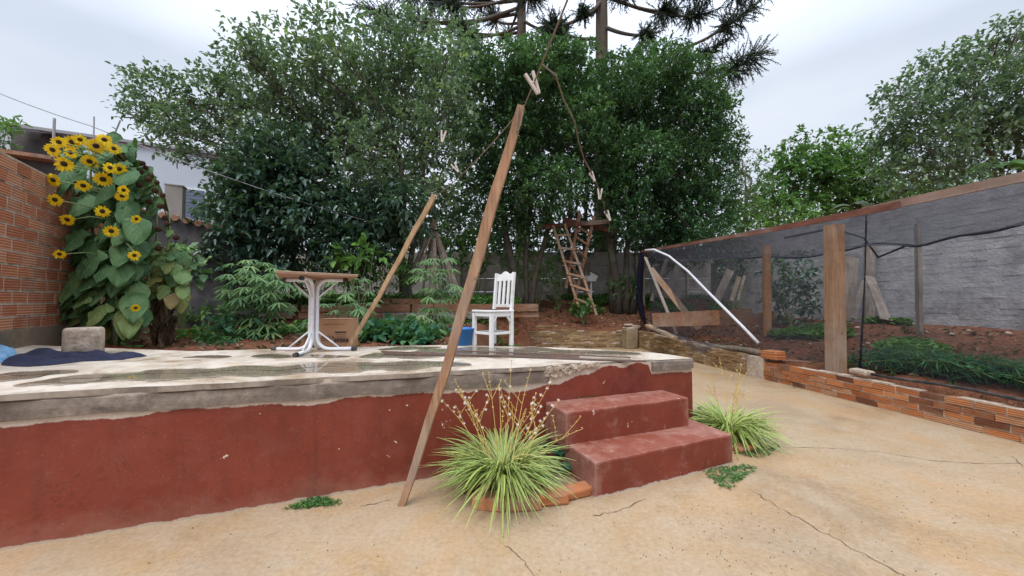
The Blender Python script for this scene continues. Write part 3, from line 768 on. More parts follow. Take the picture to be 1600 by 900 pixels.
for k, (dx, dz, s_) in enumerate([(0, 0, 1), (.03, .05, .8), (-.1, .09, .6), (.2, .03, .5)]):
    m.lathe((3.45 + dx, 10.75 + dx * .3, .54 + dz), [(.0, 0), (.2 * s_, .0), (.24 * s_, .03), (.2 * s_, .055), (.02, .06)], 10, wob=.12)
tag(m.build('stone_pile', MAT['mortar']), 'pale flat broken stones piled on the corner of the tan brick wall', 'stones')

# grey block wall behind the run
def graywall():
    a = Vector((9.6, 1.5)); b = Vector((7.75, 14.3)); L = (b - a).length
    t = empty('block_wall', (a.x, a.y, 0), 'long grey rough-rendered block wall behind the netted run', 'wall')
    m = MB(); mm = MB()
    brick_wall(m, mm, tuple(a), tuple(b), lambda s: .3, lambda s: 3.2 + .045 * s, .36, .10, .16, .004, .005, 0, .5, .006)
    m.build('blocks', MAT['oldwall'], t); mm.build('mortar', MAT['oldwall'], t)
graywall()
def backfence():
    t = empty('panel_fence', (0, 15.4, 1.2), 'old concrete panel wall across the back of the garden behind the trees', 'wall')
    m = MB(); p = MB()
    xs = np.arange(-9, 8.2, 1.05)
    for i, x in enumerate(xs):
        for k in range(4): m.box((x, 15.4 + rnd.uniform(-.015, .015), 1.45 + .55 * k), (1.0, .06, .54), None, .008)
    m.build('panel', MAT['blockcoarse'], t)
    for x in xs: p.box((x + .52, 15.38, 2.2), (.1, .14, 2.4), None, .005)
    p.build('upright', MAT['mortar'], t)
backfence()
# dark wall behind the wilting sunflowers, house behind
def darkwall():
    a = Vector((-10.5, 6.4, 0)); b = Vector((-6.2, 9.3, 0))
    t = empty('mouldy_wall', a, 'blackened garden wall with clay tile coping behind the wilting sunflowers', 'wall')
    m = MB(); d = (b - a).normalized(); L = (b - a).length
    z = lambda s: 3.85 - .19 * s
    rows = []
    for i in range(13):
        s = L * i / 12; p = a + d * s; n_ = Vector((-d.y, d.x, 0)) * .1
        rows.append([p - n_ + Vector((0, 0, .3)), p - n_ + Vector((0, 0, z(s))), p + n_ + Vector((0, 0, z(s))), p + n_ + Vector((0, 0, .3))])
    m.strip(rows); b2 = len(m.v); m.v += rows[-1]; m.face_uv([b2, b2 + 1, b2 + 2, b2 + 3]); m.build('rendered_wall', MAT['darkwall'], t)
    c = MB()
    for i in range(26):
        s = L * (i + .5) / 26; p = a + d * s + Vector((0, 0, z(s) + .045)); n_ = Vector((-d.y, d.x, 0))
        c.tube([p - n_ * .2 + Vector((0, 0, -.04)), p, p + n_ * .2 + Vector((0, 0, -.04))], .07, 7, wob=.04)
    c.build('tile_coping', MAT['tile'], t)
    # continuation over the brick wall, left
    t2 = empty('neighbour_shed', (-9.3, 6.1, 0), 'dark grey shed wall with a clay tile edge just above the brick boundary wall', 'shed')
    m = MB(); m.bar((-11.5, 5.2, 1.9), (-8.65, 7.05, 1.9), .2, 4.1, jit=.01); m.build('shed_wall', MAT['darkwall'], t2)
    c = MB(); c.bar((-11.5, 5.05, 3.99), (-8.6, 6.93, 3.99), .42, .07, jit=.01); c.build('tile_edge', MAT['tile'], t2)
darkwall()
def house():
    a = Vector((-20, 10.3, 0)); b = Vector((-9.2, 15.6, 0)); d = (b - a).normalized(); n_ = Vector((-d.y, d.x, 0)); L = (b - a).length
    t = empty('grey_house', a, 'large plain pale grey building behind the sunflowers and the left trees', 'building')
    m = MB(); q = [a, b, b + n_ * 8, a + n_ * 8]
    m.poly_prism([(p.x, p.y) for p in q], 0, 7.05); m.build('wall', MAT['house'], t)
    r_ = MB(); q = [a - n_ * .12 - d * .1, b - n_ * .12 + d * .1, b + n_ * 8.1, a + n_ * 8.1]
    r_.poly_prism([(p.x, p.y) for p in q], 7.06, 7.16); r_.build('roof_edge', MAT['wire'], t)
    # window at px 283-305, y 293-345
    k = (294 - 800) / FOC
    s = (k * a.y - a.x) / (d.x - k * d.y); p = a + d * s
    Yd = p.y; z0 = HC + (470 - 345) / FOC * Yd; z1 = HC + (470 - 293) / FOC * Yd
    rot = Matrix((d, n_, Vector((0, 0, 1)))).transposed()
    w = MB(); c = p + Vector((0, 0, (z0 + z1) / 2)) - n_ * .03; wd = .95
    w.box(c, (wd, .06, z1 - z0), rot); wo_ = w.build('window', MAT['tubewhite'], t)
    g = MB()
    for i in range(9): g.box(c - n_ * .045 + Vector((0, 0, (i - 4) * (z1 - z0 - .1) / 9)), (wd - .12, .03, (z1 - z0 - .1) / 9 - .025), rot, t=.5)
    g.build('louvre', MAT['louvre'], wo_)
    s2 = MB(); s2.box(c + Vector((0, 0, -(z1 - z0) / 2 - .09)) - n_ * .05, (wd + .15, .14, .16), rot); s2.build('sill', MAT['white'], wo_)
    # pilaster
    k = (273 - 800) / FOC; s = (k * a.y - a.x) / (d.x - k * d.y); p = a + d * s
    return a, d, n_
house()
m = MB(); q = atY(273, 345, 9.9); m.box((q.x, q.y, 3.2), (.36, .3, 2.42), Matrix.Rotation(.5, 3, 'Z'), .01)
m.box((q.x, q.y, 4.425), (.40, .34, .03), Matrix.Rotation(.5, 3, 'Z'), .004)
tag(m.build('concrete_pillar', MAT['blockcoarse']), 'weathered concrete pillar standing left of the louvred window', 'pillar')
# rods on the roof line
for (p1, p2, Y, r_, lab) in [((85, 185), (84, 222), 7.5, .022, 'short thick pale pipe above the shed roof, leftmost of the rods'), ((147, 182), (147, 225), 7.6, .012, 'thin upright steel rod above the sunflowers'), ((188, 188), (158, 226), 7.6, .014, 'thin slanting steel rod above the sunflowers')]:
    m = MB(); m.tube([atY(*p1, Y), atY(*p2, Y) + Vector((0, 0, -.5))], r_, 6); tag(m.build('metal_rod', MAT['wire']), lab, 'rod', 'rods on the neighbouring roof')
m = MB(); a = atY(28, 208, 7.9); b = atY(105, 213, 8.3)
rows = [[a + Vector((0, 0, .12)), b + Vector((0, 0, .1))], [a + Vector((-.2, -.5, -.06)), b + Vector((0, -.5, -.08))], [a + Vector((-.2, -.5, -.1)), b + Vector((0, -.5, -.12))]]
m.strip(rows); m.box((a + b) / 2 + Vector((0, .05, -.45)), (1.1, .06, 1.0), Matrix.Rotation(.3, 3, 'Z'))
tag(m.build('lean_to_roof', MAT['darkwall']), 'small dark lean-to roof behind the shed wall at the left edge', 'roof')

# ------------------------------------------------------------------ netted run
def run():
    base = Vector((wallX(6) + .15, 6, .4))
    t = empty('netted_run', base, 'chicken run of black shade net on wooden posts with a dark red top beam', 'run')
    off = .17
    def fl(Y): return wallX(Y) + off
    # beams
    def bz(Y): return 2.535 + .035 * max(0, Y - 5.8) * (1 if Y > 5.8 else 0) + (.0 if Y > 5.8 else .01 * (5.8 - Y))
    m = MB(); m.bar((fl(1.0), 1.0, 2.575), (fl(5.05), 5.05, 2.575), .045, .10, jit=.003); m.build('beam', MAT['beambrown'], t)
    m = MB(); m.bar((fl(4.6) - .05, 4.6, 2.55), (fl(7.0) - .05, 7.0, 2.60), .04, .085, jit=.003); m.bar((fl(6.6), 6.6, 2.60), (fl(10.8), 10.8, 2.79), .05, .07, jit=.004); m.build('beam', MAT['beamred'], t)
    def post(px, ytop, ybot, Y, w, mat, rnd_=False, name='post', lean=0):
        a = atY(px, ytop, Y); b = atY(px + lean, ybot, Y); b = Vector((b.x, b.y, gz(b.x, b.y) - .2))
        m = MB(); n = 6
        if rnd_: m.tube([b.lerp(a, i / n) + Vector((rnd.uniform(-.006, .006), 0, 0)) for i in range(n + 1)], [w / 2 * (1 + rnd.uniform(-.06, .06)) for _ in range(n + 1)], 10)
        else: m.bar(b, a, w, w * .8, up=(0, 1, 0), jit=.004)
        return m.build(name, mat, t)
    post(1303, 352, 570, 5.45, .19, MAT['post'], False, lean=2)
    post(1198, 384, 512, 8.3, .17, MAT['orangepost'], True)
    post(1434, 350, 545, 6.6, .075, MAT['wgrey'], False, lean=4)
    post(1358, 378, 500, 8.6, .2, MAT['wgrey'], True)
    post(1004, 393, 520, 10.7, .11, MAT['wdark'], False)
    # side net: hangs from the beam, ragged lower edge; and a roof net sagging towards the grey wall
    def net(name, mat, Ys, f, n2):
        m = MB(); m.strip([[f(Y, j / n2) for j in range(n2 + 1)] for Y in Ys]); return m.build(name, mat, t, smooth=True)
    Ys = np.linspace(1.0, 10.75, 60)
    def side(Y, k):
        zt = bz(Y) + .02; zb = .42 + .08 * math.sin(Y * 1.7) + .1 * math.sin(Y * .9 + 1)
        z = zt + (zb - zt) * k
        return (fl(Y) + .14 + .03 * math.sin(Y * 3 + k * 4) * k + .05 * k, Y, z)
    net('side_net', MAT['net'], Ys, side, 14)
    def roof(Y, k):
        hx = np.interp(Y, [1, 3, 4.5, 5.6, 6.4, 7.2, 8.5, 10.75], [6.6, 6.9, 7.1, 7.1, 6.9, 6.6, 6.0, 4.6]); hz = np.interp(Y, [1, 3, 4.5, 5.6, 6.4, 7.2, 8.5, 10.75], [2.45, 2.42, 2.40, 2.32, 2.45, 2.30, 2.42, 2.62])
        hy = Y + 1.0 - .06 * (Y - 3)
        p = Vector((fl(Y) + .04, Y, bz(Y) + .06)).lerp(Vector((hx, hy, hz)), k)
        return (p.x, p.y, p.z - .13 * math.sin(k * math.pi) * (1 + .5 * math.sin(Y * 2.1)) + .02 * math.sin(Y * 6 + k * 9))
    net('roof_net', MAT['netroof'], Ys, roof, 16)
    # bundled end of the net at the far post
    m = MB(); pts = [atY(1003, 395, 10.55), atY(1000, 430, 10.5), atY(999, 465, 10.45), atY(1003, 490, 10.35), atY(1009, 508, 10.25)]
    m.tube(pts, [.06, .085, .09, .08, .03], 9, wob=.15); m.build('net_bundle', MAT['netdark'], t)
    m = MB()   # sagging corner of net near the tan bricks
    a = atY(1012, 512, 9.3); b = atY(1115, 538, 6.95); c = atY(1097, 552, 7.15)
    rows = []
    for i in range(9):
        k = i / 8; top = a.lerp(b, k); low = top + Vector((-.02, 0, -.03 - .22 * math.exp(-((k - .82) / .2) ** 2)))
        rows.append([top, top.lerp(low, .5) + Vector((-.03, 0, 0)), low])
    m.strip(rows).build('net_corner', MAT['netroof'], t)
    # folded dark hem of the roof net
    m = MB(); m.tube([Vector(roof(Y, 1)) for Y in Ys], .022, 6, wob=.3); m.build('net_hem', MAT['netdark'], t)
    m = MB(); hem = [(1190, 372, 8.3), (1240, 372, 7.9), (1300, 378, 7.5), (1345, 374, 7.3), (1400, 392, 7.0), (1440, 378, 6.6), (1480, 362, 6.2), (1530, 354, 5.9), (1600, 356, 5.6), (1680, 350, 5.2)]
    m.tube([atY(1225, 372, 7.8), atY(1300, 357, 7.4), atY(1350, 372, 7.2), atY(1372, 402, 7.1), atY(1420, 382, 6.9)], .02, 6, wob=.3)
    m.build('net_fold', MAT['netdark'], t)
    # vertical cord
    m = MB(); m.tube([atY(1354, 335, 5.45), atY(1352, 420, 5.45), atY(1348, 505, 5.4), atY(1343, 590, 5.25)], [.012, .01, .014, .012], 5, wob=.3); m.build('cord', MAT['netdark'], t)
run()

def board(p1, p2, Y1, Y2, w, th, mat, label, group=None, name='leaning_board', cat='board', up=(0, 1, 0)):
    a = atY(*p1, Y1); b = atY(*p2, Y2); m = MB(); m.bar(a, b, w, th, up=up, jit=.003)
    return tag(m.build(name, mat), label, cat, group)
GB = 'boards leaning inside the netted run'
board((1008, 402), (1057, 522), 10.3, 8.9, .07, .04, MAT['wgrey'], 'thin grey pole leaning from the far post to the tan bricks', GB)
board((1016, 420), (1092, 515), 10.2, 9.0, .16, .05, MAT['post'], 'wide brown plank sloping down from the far post of the run', GB)
board((1042, 405), (1018, 470), 10.6, 10.6, .10, .03, MAT['wgrey'], 'short grey board leaning left just behind the far post', GB)
board((1060, 415), (1045, 452), 10.8, 10.8, .18, .03, MAT['wgrey'], 'short wide board leaning on the dark end wall of the run', GB)
board((1141, 422), (1120, 468), 10.0, 9.9, .2, .03, MAT['wgrey'], 'wide mid-grey board leaning behind the curved pipe', GB)
board((1155, 432), (1143, 470), 9.6, 9.6, .10, .03, MAT['mortar'], 'pale narrow stake standing right of the wide grey board', GB)
board((1163, 431), (1153, 470), 9.6, 9.5, .06, .03, MAT['mortar'], 'thinnest pale stake standing left of the orange post', GB)
board((1330, 402), (1322, 498), 8.2, 8.1, .30, .04, MAT['wgrey'], 'broad upright grey board leaning beside the round inner post', GB)
board((1358, 432), (1384, 500), 8.1, 7.6, .22, .03, MAT['wgrey'], 'pale pointed board leaning right off the round inner post', GB)
board((1350, 440), (1333, 498), 8.0, 7.7, .08, .04, MAT['wgrey'], 'narrow grey batten leaning left off the round inner post', GB)
board((1020, 500), (1175, 494), 9.2, 7.6, .03, .33, MAT['plank'], 'long brown wooden trough board lying on edge behind the curved pipe', name='trough_board', up=(0, 0, 1))
board((1175, 497), (1212, 492), 8.8, 8.4, .05, .18, MAT['plank'], 'short plank on edge between the trough board and orange post', name='plank', cat='plank', up=(0, 0, 1))
board((1012, 508), (1055, 528), 9.6, 8.5, .14, .05, MAT['wprop2'], 'light brown batten lying on top of the tan bricks', name='batten', cat='batten', up=(0, 0, 1))
m = MB(); pp = [(1008, 391, 9.8), (1022, 390, 9.6), (1045, 400, 9.2), (1075, 424, 8.6), (1105, 455, 8.0), (1135, 485, 7.3), (1160, 510, 6.9), (1185, 536, 6.6)]
m.tube([atY(*p) for p in pp], .027, 8); tag(m.build('plastic_pipe', MAT['pipe'], smooth=True), 'long curved pale grey plastic pipe leaning over the tan bricks', 'pipe')
m = MB(); pts = [Vector((wallX(y) + .02, y, .42 + .02 * math.sin(y * 3))) for y in np.linspace(7.9, 6.55, 7)]
m.tube(pts, [.05, .055, .05, .06, .05, .06, .045], 8, wob=.08); tag(m.build('branch_log', MAT['barkpale'], smooth=True), 'thin grey log lying along the top of the tan bricks', 'log')
m = MB(); m.box((wallX(6.35) + .03, 6.35, .43), (.20, .30, .13), Matrix.Rotation(.2, 3, 'Z'), .012); tag(m.build('loose_brick', MAT['brickO'], bevel=.015), 'loose orange hollow brick on the wall where tan bricks meet orange', 'brick')
m = MB(); pts = [Vector((wallX(y) + .03, y, .40 + .012 * math.sin(y * 5))) for y in np.linspace(4.95, 2.2, 12)]
m.tube(pts, .018, 7, wob=.06); tag(m.build('black_hose', MAT['black'], smooth=True), 'black hose lying along the top of the orange bricks', 'hose')
m = MB(); m.box((wallX(5.0) + .02, 5.0, .40), (.16, .22, .06), Matrix.Rotation(.2, 3, 'Z'), .012); tag(m.build('stone', MAT['mortar'], bevel=.02), 'pale flat stone at the end of the black hose', 'stone')

# ------------------------------------------------------------------ plank edging
def planks():
    def row(x0, x1, zt, mat, label, h=.19, y=0):
        a = Vector((x0, plankY(x0) - .03 + y, zt)); b = Vector((x1, plankY(x1) - .03 + y, zt))
        m = MB(); n = 8
        for i in range(1): m.bar(a - Vector((0, 0, h / 2)), b - Vector((0, 0, h / 2 - rnd.uniform(-.02, .02))), .05, h - .008, jit=.012)
        tag(m.build('edging_plank', mat), label, 'plank', 'planks edging the raised bed')
    row(-9.4, -5.6, 1.24, MAT['plank'], 'top edging plank behind the big cassava, left stack')
    row(-9.3, -5.7, 1.04, MAT['plank'], 'lower edging plank of the left stack', .17)
    row(-5.5, -2.7, 1.24, MAT['plank'], 'top edging plank behind the table column')
    row(-5.55, -2.5, 1.04, MAT['plank'], 'lower edging plank behind the table column', .17)
    row(-3.5, -1.2, 1.41, MAT['plank'], 'topmost short edging plank right of the leaning batten', .15, .1)
    row(-2.65, .7, 1.26, MAT['plank'], 'long edging plank running behind the white chair', .2)
    row(-3.4, -.6, 1.05, MAT['wgrey'], 'grey lower edging plank right of the cardboard box', .2, -.04)
    row(-.9, .72, 1.05, MAT['plank'], 'short lower edging plank ending right of the white chair', .16, .05)
planks()

# ------------------------------------------------------------------ props, rope, pegs
def stick(p1, p2, w, mat, label, taper, fork=False):
    a = Vector(p1); b = Vector(p2); m = MB(); n = 14; d = (b - a).normalized()
    x = Vector((0, 1, 0)).cross(d).normalized(); y = d.cross(x)
    rows = []
    for i in range(n + 1):
        k = i / n; c = a.lerp(b, k) + x * (.014 * math.sin(k * 5) + .004 * math.sin(k * 23)); ww = w * taper(k) / 2; dd = w * .38
        rows.append([c + x * ww + y * dd * .7, c + x * ww * .9 - y * dd, c - x * ww * .9 - y * dd * .95, c - x * ww + y * dd * .75, c + x * ww + y * dd * .7])
    m.strip(rows)
    for r_ in (rows[0][:4], rows[-1][:4]): bb = len(m.v); m.v += r_; m.face_uv(list(range(bb, bb + 4)))
    if fork:
        m.bar(b - d * .02 - x * .012, b + d * .10 + x * .004, .014, .02, up=y); 
    return m
pr1a = atZ(628, 788, 0); pr1b = atY(818, 168, 2.38)
o = stick(pr1a, pr1b, .070, MAT['wprop'], '', lambda k: .70 + .5 * k - .6 * max(0, k - .75) / .25 * .75).build('clothesline_prop', MAT['wprop'])
tag(o, 'long weathered wooden prop leaning on the patio and holding up the clothesline', 'pole')
pb = atZ(541, 547, .82); pr2b = atY(681, 306, 3.9)
o = stick(pb, pr2b, .046, MAT['wprop2'], '', lambda k: .9 + .3 * k).build('clothesline_prop', MAT['wprop2'])
tag(o, 'shorter orange-brown batten leaning on the terrace beside the cardboard box', 'pole')
def sag(a, b, s, n=14):
    return [a.lerp(b, i / n) + Vector((0, 0, -4 * s * (i / n) * (1 - i / n))) for i in range(n + 1)]
rtop = pr1b + Vector((.01, 0, .02)); over = atY(885, -3, 1.5); over2 = over + (over - rtop) * 1.6
m = MB(); m.tube(sag(over2, rtop, .02) + sag(rtop, pr2b, .05)[1:] + sag(pr2b, Vector((-2.2, 9.6, 3.6)), .1)[1:], .0045, 6)
m.tube([pr1b + Vector((-.03, -.04, -.02)), pr1b + Vector((-.045, -.045, -.12)), pr1b + Vector((-.05, -.045, -.2)), pr1b + Vector((-.02, -.05, -.14)), pr1b + Vector((0, -.03, 0))], .005, 5)
tag(m.build('clothesline', MAT['rope']), 'brown rope clothesline running over the two leaning props', 'rope')
pl = [(870, 118, 2.6), (882, 155, 3.3), (896, 190, 4.2), (905, 222, 5.1), (913, 250, 6.0), (925, 272, 7.0), (937, 300, 8.6), (948, 335, 10.2), (957, 368, 11.8)]
m = MB(); m.tube([rtop.lerp(over, .52) + Vector((0, 0, -.018))] + [atY(x + rnd.uniform(-2, 2), y, Y) for x, y, Y in pl], [.005, .006, .008, .009, .011, .012, .013, .014, .014, .014], 6)
tag(m.build('clothesline', MAT['rope']), 'thin kinked rope branching off the clothesline down to the ladder tree', 'rope')
m = MB(); m.tube(sag(atY(-20, 138, 7), atY(140, 196, 7.3), .03) + sag(atY(140, 196, 7.3), atY(600, 352, 9.4), .12)[1:], .009, 5)
tag(m.build('wire_line', MAT['wire']), 'thin pale wire running from the left edge over the sunflowers into the trees', 'wire')
def peg(p, L, rz, ry, label):
    m = MB(); rot = Matrix.Rotation(rz, 3, 'Z') @ Matrix.Rotation(ry, 3, 'Y'); q = Vector(p)
    for sg in (-1, 1):
        rr = rot @ Matrix.Rotation(sg * .16, 3, 'Y')
        m.box(q + rot @ Vector((sg * L * .11, 0, 0)), (L * .12, L * .13, L), rr, L * .008)
    m.tube([q + rot @ Vector((-L * .14, -L * .02, L * .05)), q + rot @ Vector((L * .14, -L * .02, L * .05))], L * .045, 6)
    tag(m.build('clothes_peg', MAT['peg']), label, 'clothes peg', 'pegs on the clothesline')
peg(atY(834, 130, 2.1), .13, .2, -.45, 'largest pale wooden peg just above the top of the long prop')
peg(atY(692, 213, 4.6), .15, 0, .15, 'pale peg hanging in the foliage between the two props')
peg(atY(712, 262, 5.2), .15, 0, -.6, 'pale tilted peg above the top of the shorter prop')
peg(atY(926, 276, 7.0), .19, .3, -.5, 'upper of the pegs on the kinked rope')
peg(atY(937, 303, 8.6), .26, 0, .05, 'middle upright peg on the kinked rope')
peg(atY(950, 337, 10.2), .30, .3, -.45, 'lowest peg on the kinked rope by the tree trunk')

# ------------------------------------------------------------------ table
def table():
    c = atZ(484, 550, .83); zb = ztop(c.x); c = Vector((c.x, c.y + .06, zb))
    t = empty('folding_table', c, 'white tubular pedestal table with a thin tilted brown square top', 'table')
    H = .755
    tp = MB(); rot = Matrix.Rotation(R(30), 3, 'Z') @ Matrix.Rotation(R(-1.2), 3, 'X') @ Matrix.Rotation(R(1.0), 3, 'Y')
    tp.box(c + Vector((.03, 0, H + .012)), (.70, .70, .016), rot); tp.build('table_top', MAT['tabletop'], t, bevel=.003)
    tp = MB(); tp.box(c + Vector((.03, 0, H + .0235)), (.705, .705, .006), rot); tp.build('laminate', MAT['tableedge'], t, bevel=.002)
    for k, a in enumerate((R(178), R(8), R(-82), R(98))):
        d = Vector((math.cos(a), math.sin(a), 0)); e = c + d * .035; pts = []
        pts.append(c + d * .40 + Vector((0, 0, .02)))
        for i in range(9):
            th = i / 8 * math.pi / 2; pts.append(e + d * (.13 * (1 - math.sin(th))) + Vector((0, 0, .02 + .13 * (1 - math.cos(th)))))
        for i in range(9):
            th = i / 8 * math.pi / 2; pts.append(e + d * (.11 * (1 - math.cos(th))) + Vector((0, 0, H - .13 + .11 * math.sin(th))))
        pts.append(c + d * .30 + Vector((0, 0, H - .02)))
        m = MB(); m.tube(pts, .0185, 10); lg = m.build('leg', MAT['tubewhite'], t, smooth=True)
        f = MB(); f.tube([pts[0] - d * .02, pts[0] + d * .03], .0215, 10); f.build('foot_cap', MAT['black'], lg)
        f = MB(); f.tube([pts[-1] - d * .01, pts[-1] + d * .03], .021, 10); f.build('end_cap', MAT['black'], lg)
        b = MB(); b.tube([c + d * .25 + Vector((0, 0, .04)), c + d * .05 + Vector((0, 0, .20))], .009, 8); b.build('brace', MAT['tubewhite'], lg, smooth=True)
        b = MB(); b.tube([c + d * .22 + Vector((0, 0, H - .045)), c + d * .05 + Vector((0, 0, H - .2))], .009, 8); b.build('brace', MAT['tubewhite'], lg, smooth=True)
table()
# ------------------------------------------------------------------ cardboard box
def text(s, size, mat, loc, rot, parent, name='lettering'):
    cu = bpy.data.curves.new('t', 'FONT'); cu.body = s; cu.size = size; cu.extrude = .0006
    ob = bpy.data.objects.new('t', cu); col.objects.link(ob); dg = bpy.context.evaluated_depsgraph_get()
    me = bpy.data.meshes.new_from_object(ob.evaluated_get(dg)); bpy.data.objects.remove(ob)
    me.transform(Matrix.Translation(Vector(loc)) @ rot.to_4x4()); me.materials.clear(); me.materials.append(mat)
    o = bpy.data.objects.new(name, me); col.objects.link(o); o.parent = parent; return o
def box():
    z = .828; c = atZ(512, 547, z); th = R(4); d = Vector((math.cos(th), math.sin(th), 0)); n_ = Vector((-d.y, d.x, 0)); c = c + n_ * .27
    c.z = ztop(c.x)
    t = empty('cardboard_box', c, 'closed brown cardboard box with printed lettering behind the table', 'box')
    rot = Matrix((d, n_, Vector((0, 0, 1)))).transposed(); m = MB()
    W, D, H = .36, .26, .315
    m.box(c + Vector((0, 0, H / 2)), (W, D, H), rot, .003); b = m.build('carton', MAT['cardboard'], t, bevel=.004)
    f = MB()
    for sg in (-1, 1): f.box(c + rot @ Vector((0, sg * (D / 4), H + .003)), (W - .004, D / 2 - .003, .004), rot)
    f.build('flap', MAT['cardboard'], t)
    r2 = rot @ Matrix.Rotation(R(90), 3, 'X')
    L = lambda x, zz: (rot @ Vector((x, -D / 2 - .0045, zz)))
    text('ACTA', .054, MAT['ink'], L(-.128, .100), r2, t)
    m = MB()
    m.box(c + L(-.07, .088), (.115, .002, .005), rot)
    m.box(c + L(.08, .175), (.12, .002, .016), rot)
    for k in range(3): m.box(c + L(.08, .15 - .018 * k), (.115 - .015 * k, .002, .003), rot)
    for zz in (.105, .066): m.box(c + L(.085, zz), (.15, .002, .003), rot)
    for xx in (.0105, .1595): m.box(c + L(xx, .0855), (.003, .002, .04), rot)
    for k in range(5): m.box(c + L(.026 + .03 * k, .0855), (.024, .002, .026), rot)
    m.box(c + L(.0, .262), (.22, .002, .003), rot)
    m.build('printed_lines', MAT['ink'], t)
box()
# ------------------------------------------------------------------ chair
def chair():
    F1 = atZ(768, 544, .80); z = ztop(F1.x); a = .32
    th = R(44); e1 = Vector((math.cos(th), math.sin(th), 0)); e2 = Vector((-e1.y, e1.x, 0))
    O = Vector((F1.x, F1.y, z)); ce = O + (e1 + e2) * a / 2
    t = empty('wooden_chair', ce, 'white painted wooden chair with a slatted back standing in a puddle', 'chair')
    rot = Matrix((e1, e2, Vector((0, 0, 1)))).transposed()
    def lb(p, s, name, b=.003, mat='white'):
        m = MB(); m.box(O + rot @ Vector(p), s, rot); return m.build(name, MAT[mat], t, bevel=b)
    sh = .42; lw = .042
    for (x, y) in ((0, 0), (0, a)): lb((x, y, sh / 2 - .01), (lw, lw, sh - .022), 'leg')
    for y in (0, a):
        m = MB(); m.bar(O + rot @ Vector((a, y, 0)), O + rot @ Vector((a, y, sh)), lw, lw, up=e2)
        m.bar(O + rot @ Vector((a, y, sh - .002)), O + rot @ Vector((a + .045, y, .90)), lw * .9, .032, up=e2)
        m.build('leg', MAT['white'], t, bevel=.003)
    lb((a / 2, a / 2, sh + .004), (a + .05, a + .05, .024), 'seat', .006)
    lb((a / 2, a / 2, sh + .018), (a - .03, a - .03, .006), 'seat_panel', .001, 'wdark')
    for (p, s) in (((a / 2, 0, sh - .035), (a - lw, .02, .05)), ((a / 2, a, sh - .035), (a - lw, .02, .05)), ((0, a / 2, sh - .035), (.02, a - lw, .05)), ((a, a / 2, sh - .035), (.02, a - lw, .05))): lb(p, s, 'apron')
    for (p, s) in (((a / 2, 0, .16), (a - lw, .02, .028)), ((a / 2, a, .16), (a - lw, .02, .028)), ((0, a / 2, .16), (.02, a - lw, .028)), ((a, a / 2, .16), (.02, a - lw, .028))): lb(p, s, 'stretcher')
    for (x, y, sx, sy) in ((lw, 0, 1, 0), (a - lw, 0, -1, 0)):
        m = MB(); m.bar(O + rot @ Vector((x + sx * .03, y, sh - .06)), O + rot @ Vector((x - sx * .012, y, sh - .12)), .018, .02, up=e2); m.build('corner_bracket', MAT['white'], t)
    # crest rail with a scalloped top
    m = MB(); rows = []
    for i in range(17):
        k = i / 16; y = .02 + (a - .04) * k; zt = .885 + .028 * math.exp(-((k - .5) / .22) ** 2) + .006 * math.cos(k * 4 * math.pi)
        q = [(a + .030, y, .80), (a + .040, y, zt), (a + .058, y, zt), (a + .048, y, .80), (a + .030, y, .80)]
        rows.append([O + rot @ Vector(p) for p in q])
    m.strip(rows); m.build('crest_rail', MAT['white'], t)
    for k in range(3):
        y = a * (.25 + .25 * k); m = MB(); m.bar(O + rot @ Vector((a + .008, y, .50)), O + rot @ Vector((a + .038, y, .81)), .038, .014, up=e1); m.build('slat', MAT['white'], t)
    m = MB(); m.bar(O + rot @ Vector((a + .005, .02, .485)), O + rot @ Vector((a + .005, a - .02, .485)), .02, .035); m.build('back_rail', MAT['white'], t)
chair()
# bucket
c = atZ(722, 541, .80); c.y += .05; c.z = ztop(c.x)
m = MB(); m.lathe(c, [(.0, .0), (.105, .0), (.135, .19), (.148, .192), (.15, .205), (.14, .21), (.13, .195), (.10, .012), (0, .012)], 28)
tag(m.build('plastic_basin', MAT['blue'], smooth=True), 'blue plastic basin standing behind the long prop and beside the chair', 'basin')
# pot/concrete cylinder
c = atZ(106, 556, .86); c = Vector((c.x, c.y + .12, ztop(c.x)))
m = MB(); m.lathe(c, [(.0, 0), (.130, .0), (.133, .02), (.131, .215), (.124, .236), (.113, .243), (0, .243)], 32, wob=.006)
tag(m.build('concrete_block', MAT['mortar'], smooth=True), 'squat round concrete block beside the brick boundary wall', 'concrete block')
# metal strips on terrace
for i, (a_, b_, w_, lab) in enumerate([((596, 554), (1010, 566), .035, 'longest dark metal strip lying on the wet terrace'), ((600, 558), (905, 561), .03, 'dark metal strip lying nearest the long prop'), ((700, 552), (985, 561), .03, 'dark metal strip lying behind the others on the terrace')]):
    a = atZ(*a_, .80); b = atZ(*b_, .785); a.z = ztop(a.x) + .012 + i * .004; b.z = ztop(b.x) + .012 + i * .003
    m = MB(); m.bar(a, b, w_, .012); tag(m.build('metal_strip', MAT['metal']), lab, 'metal strip', 'metal strips on the terrace')
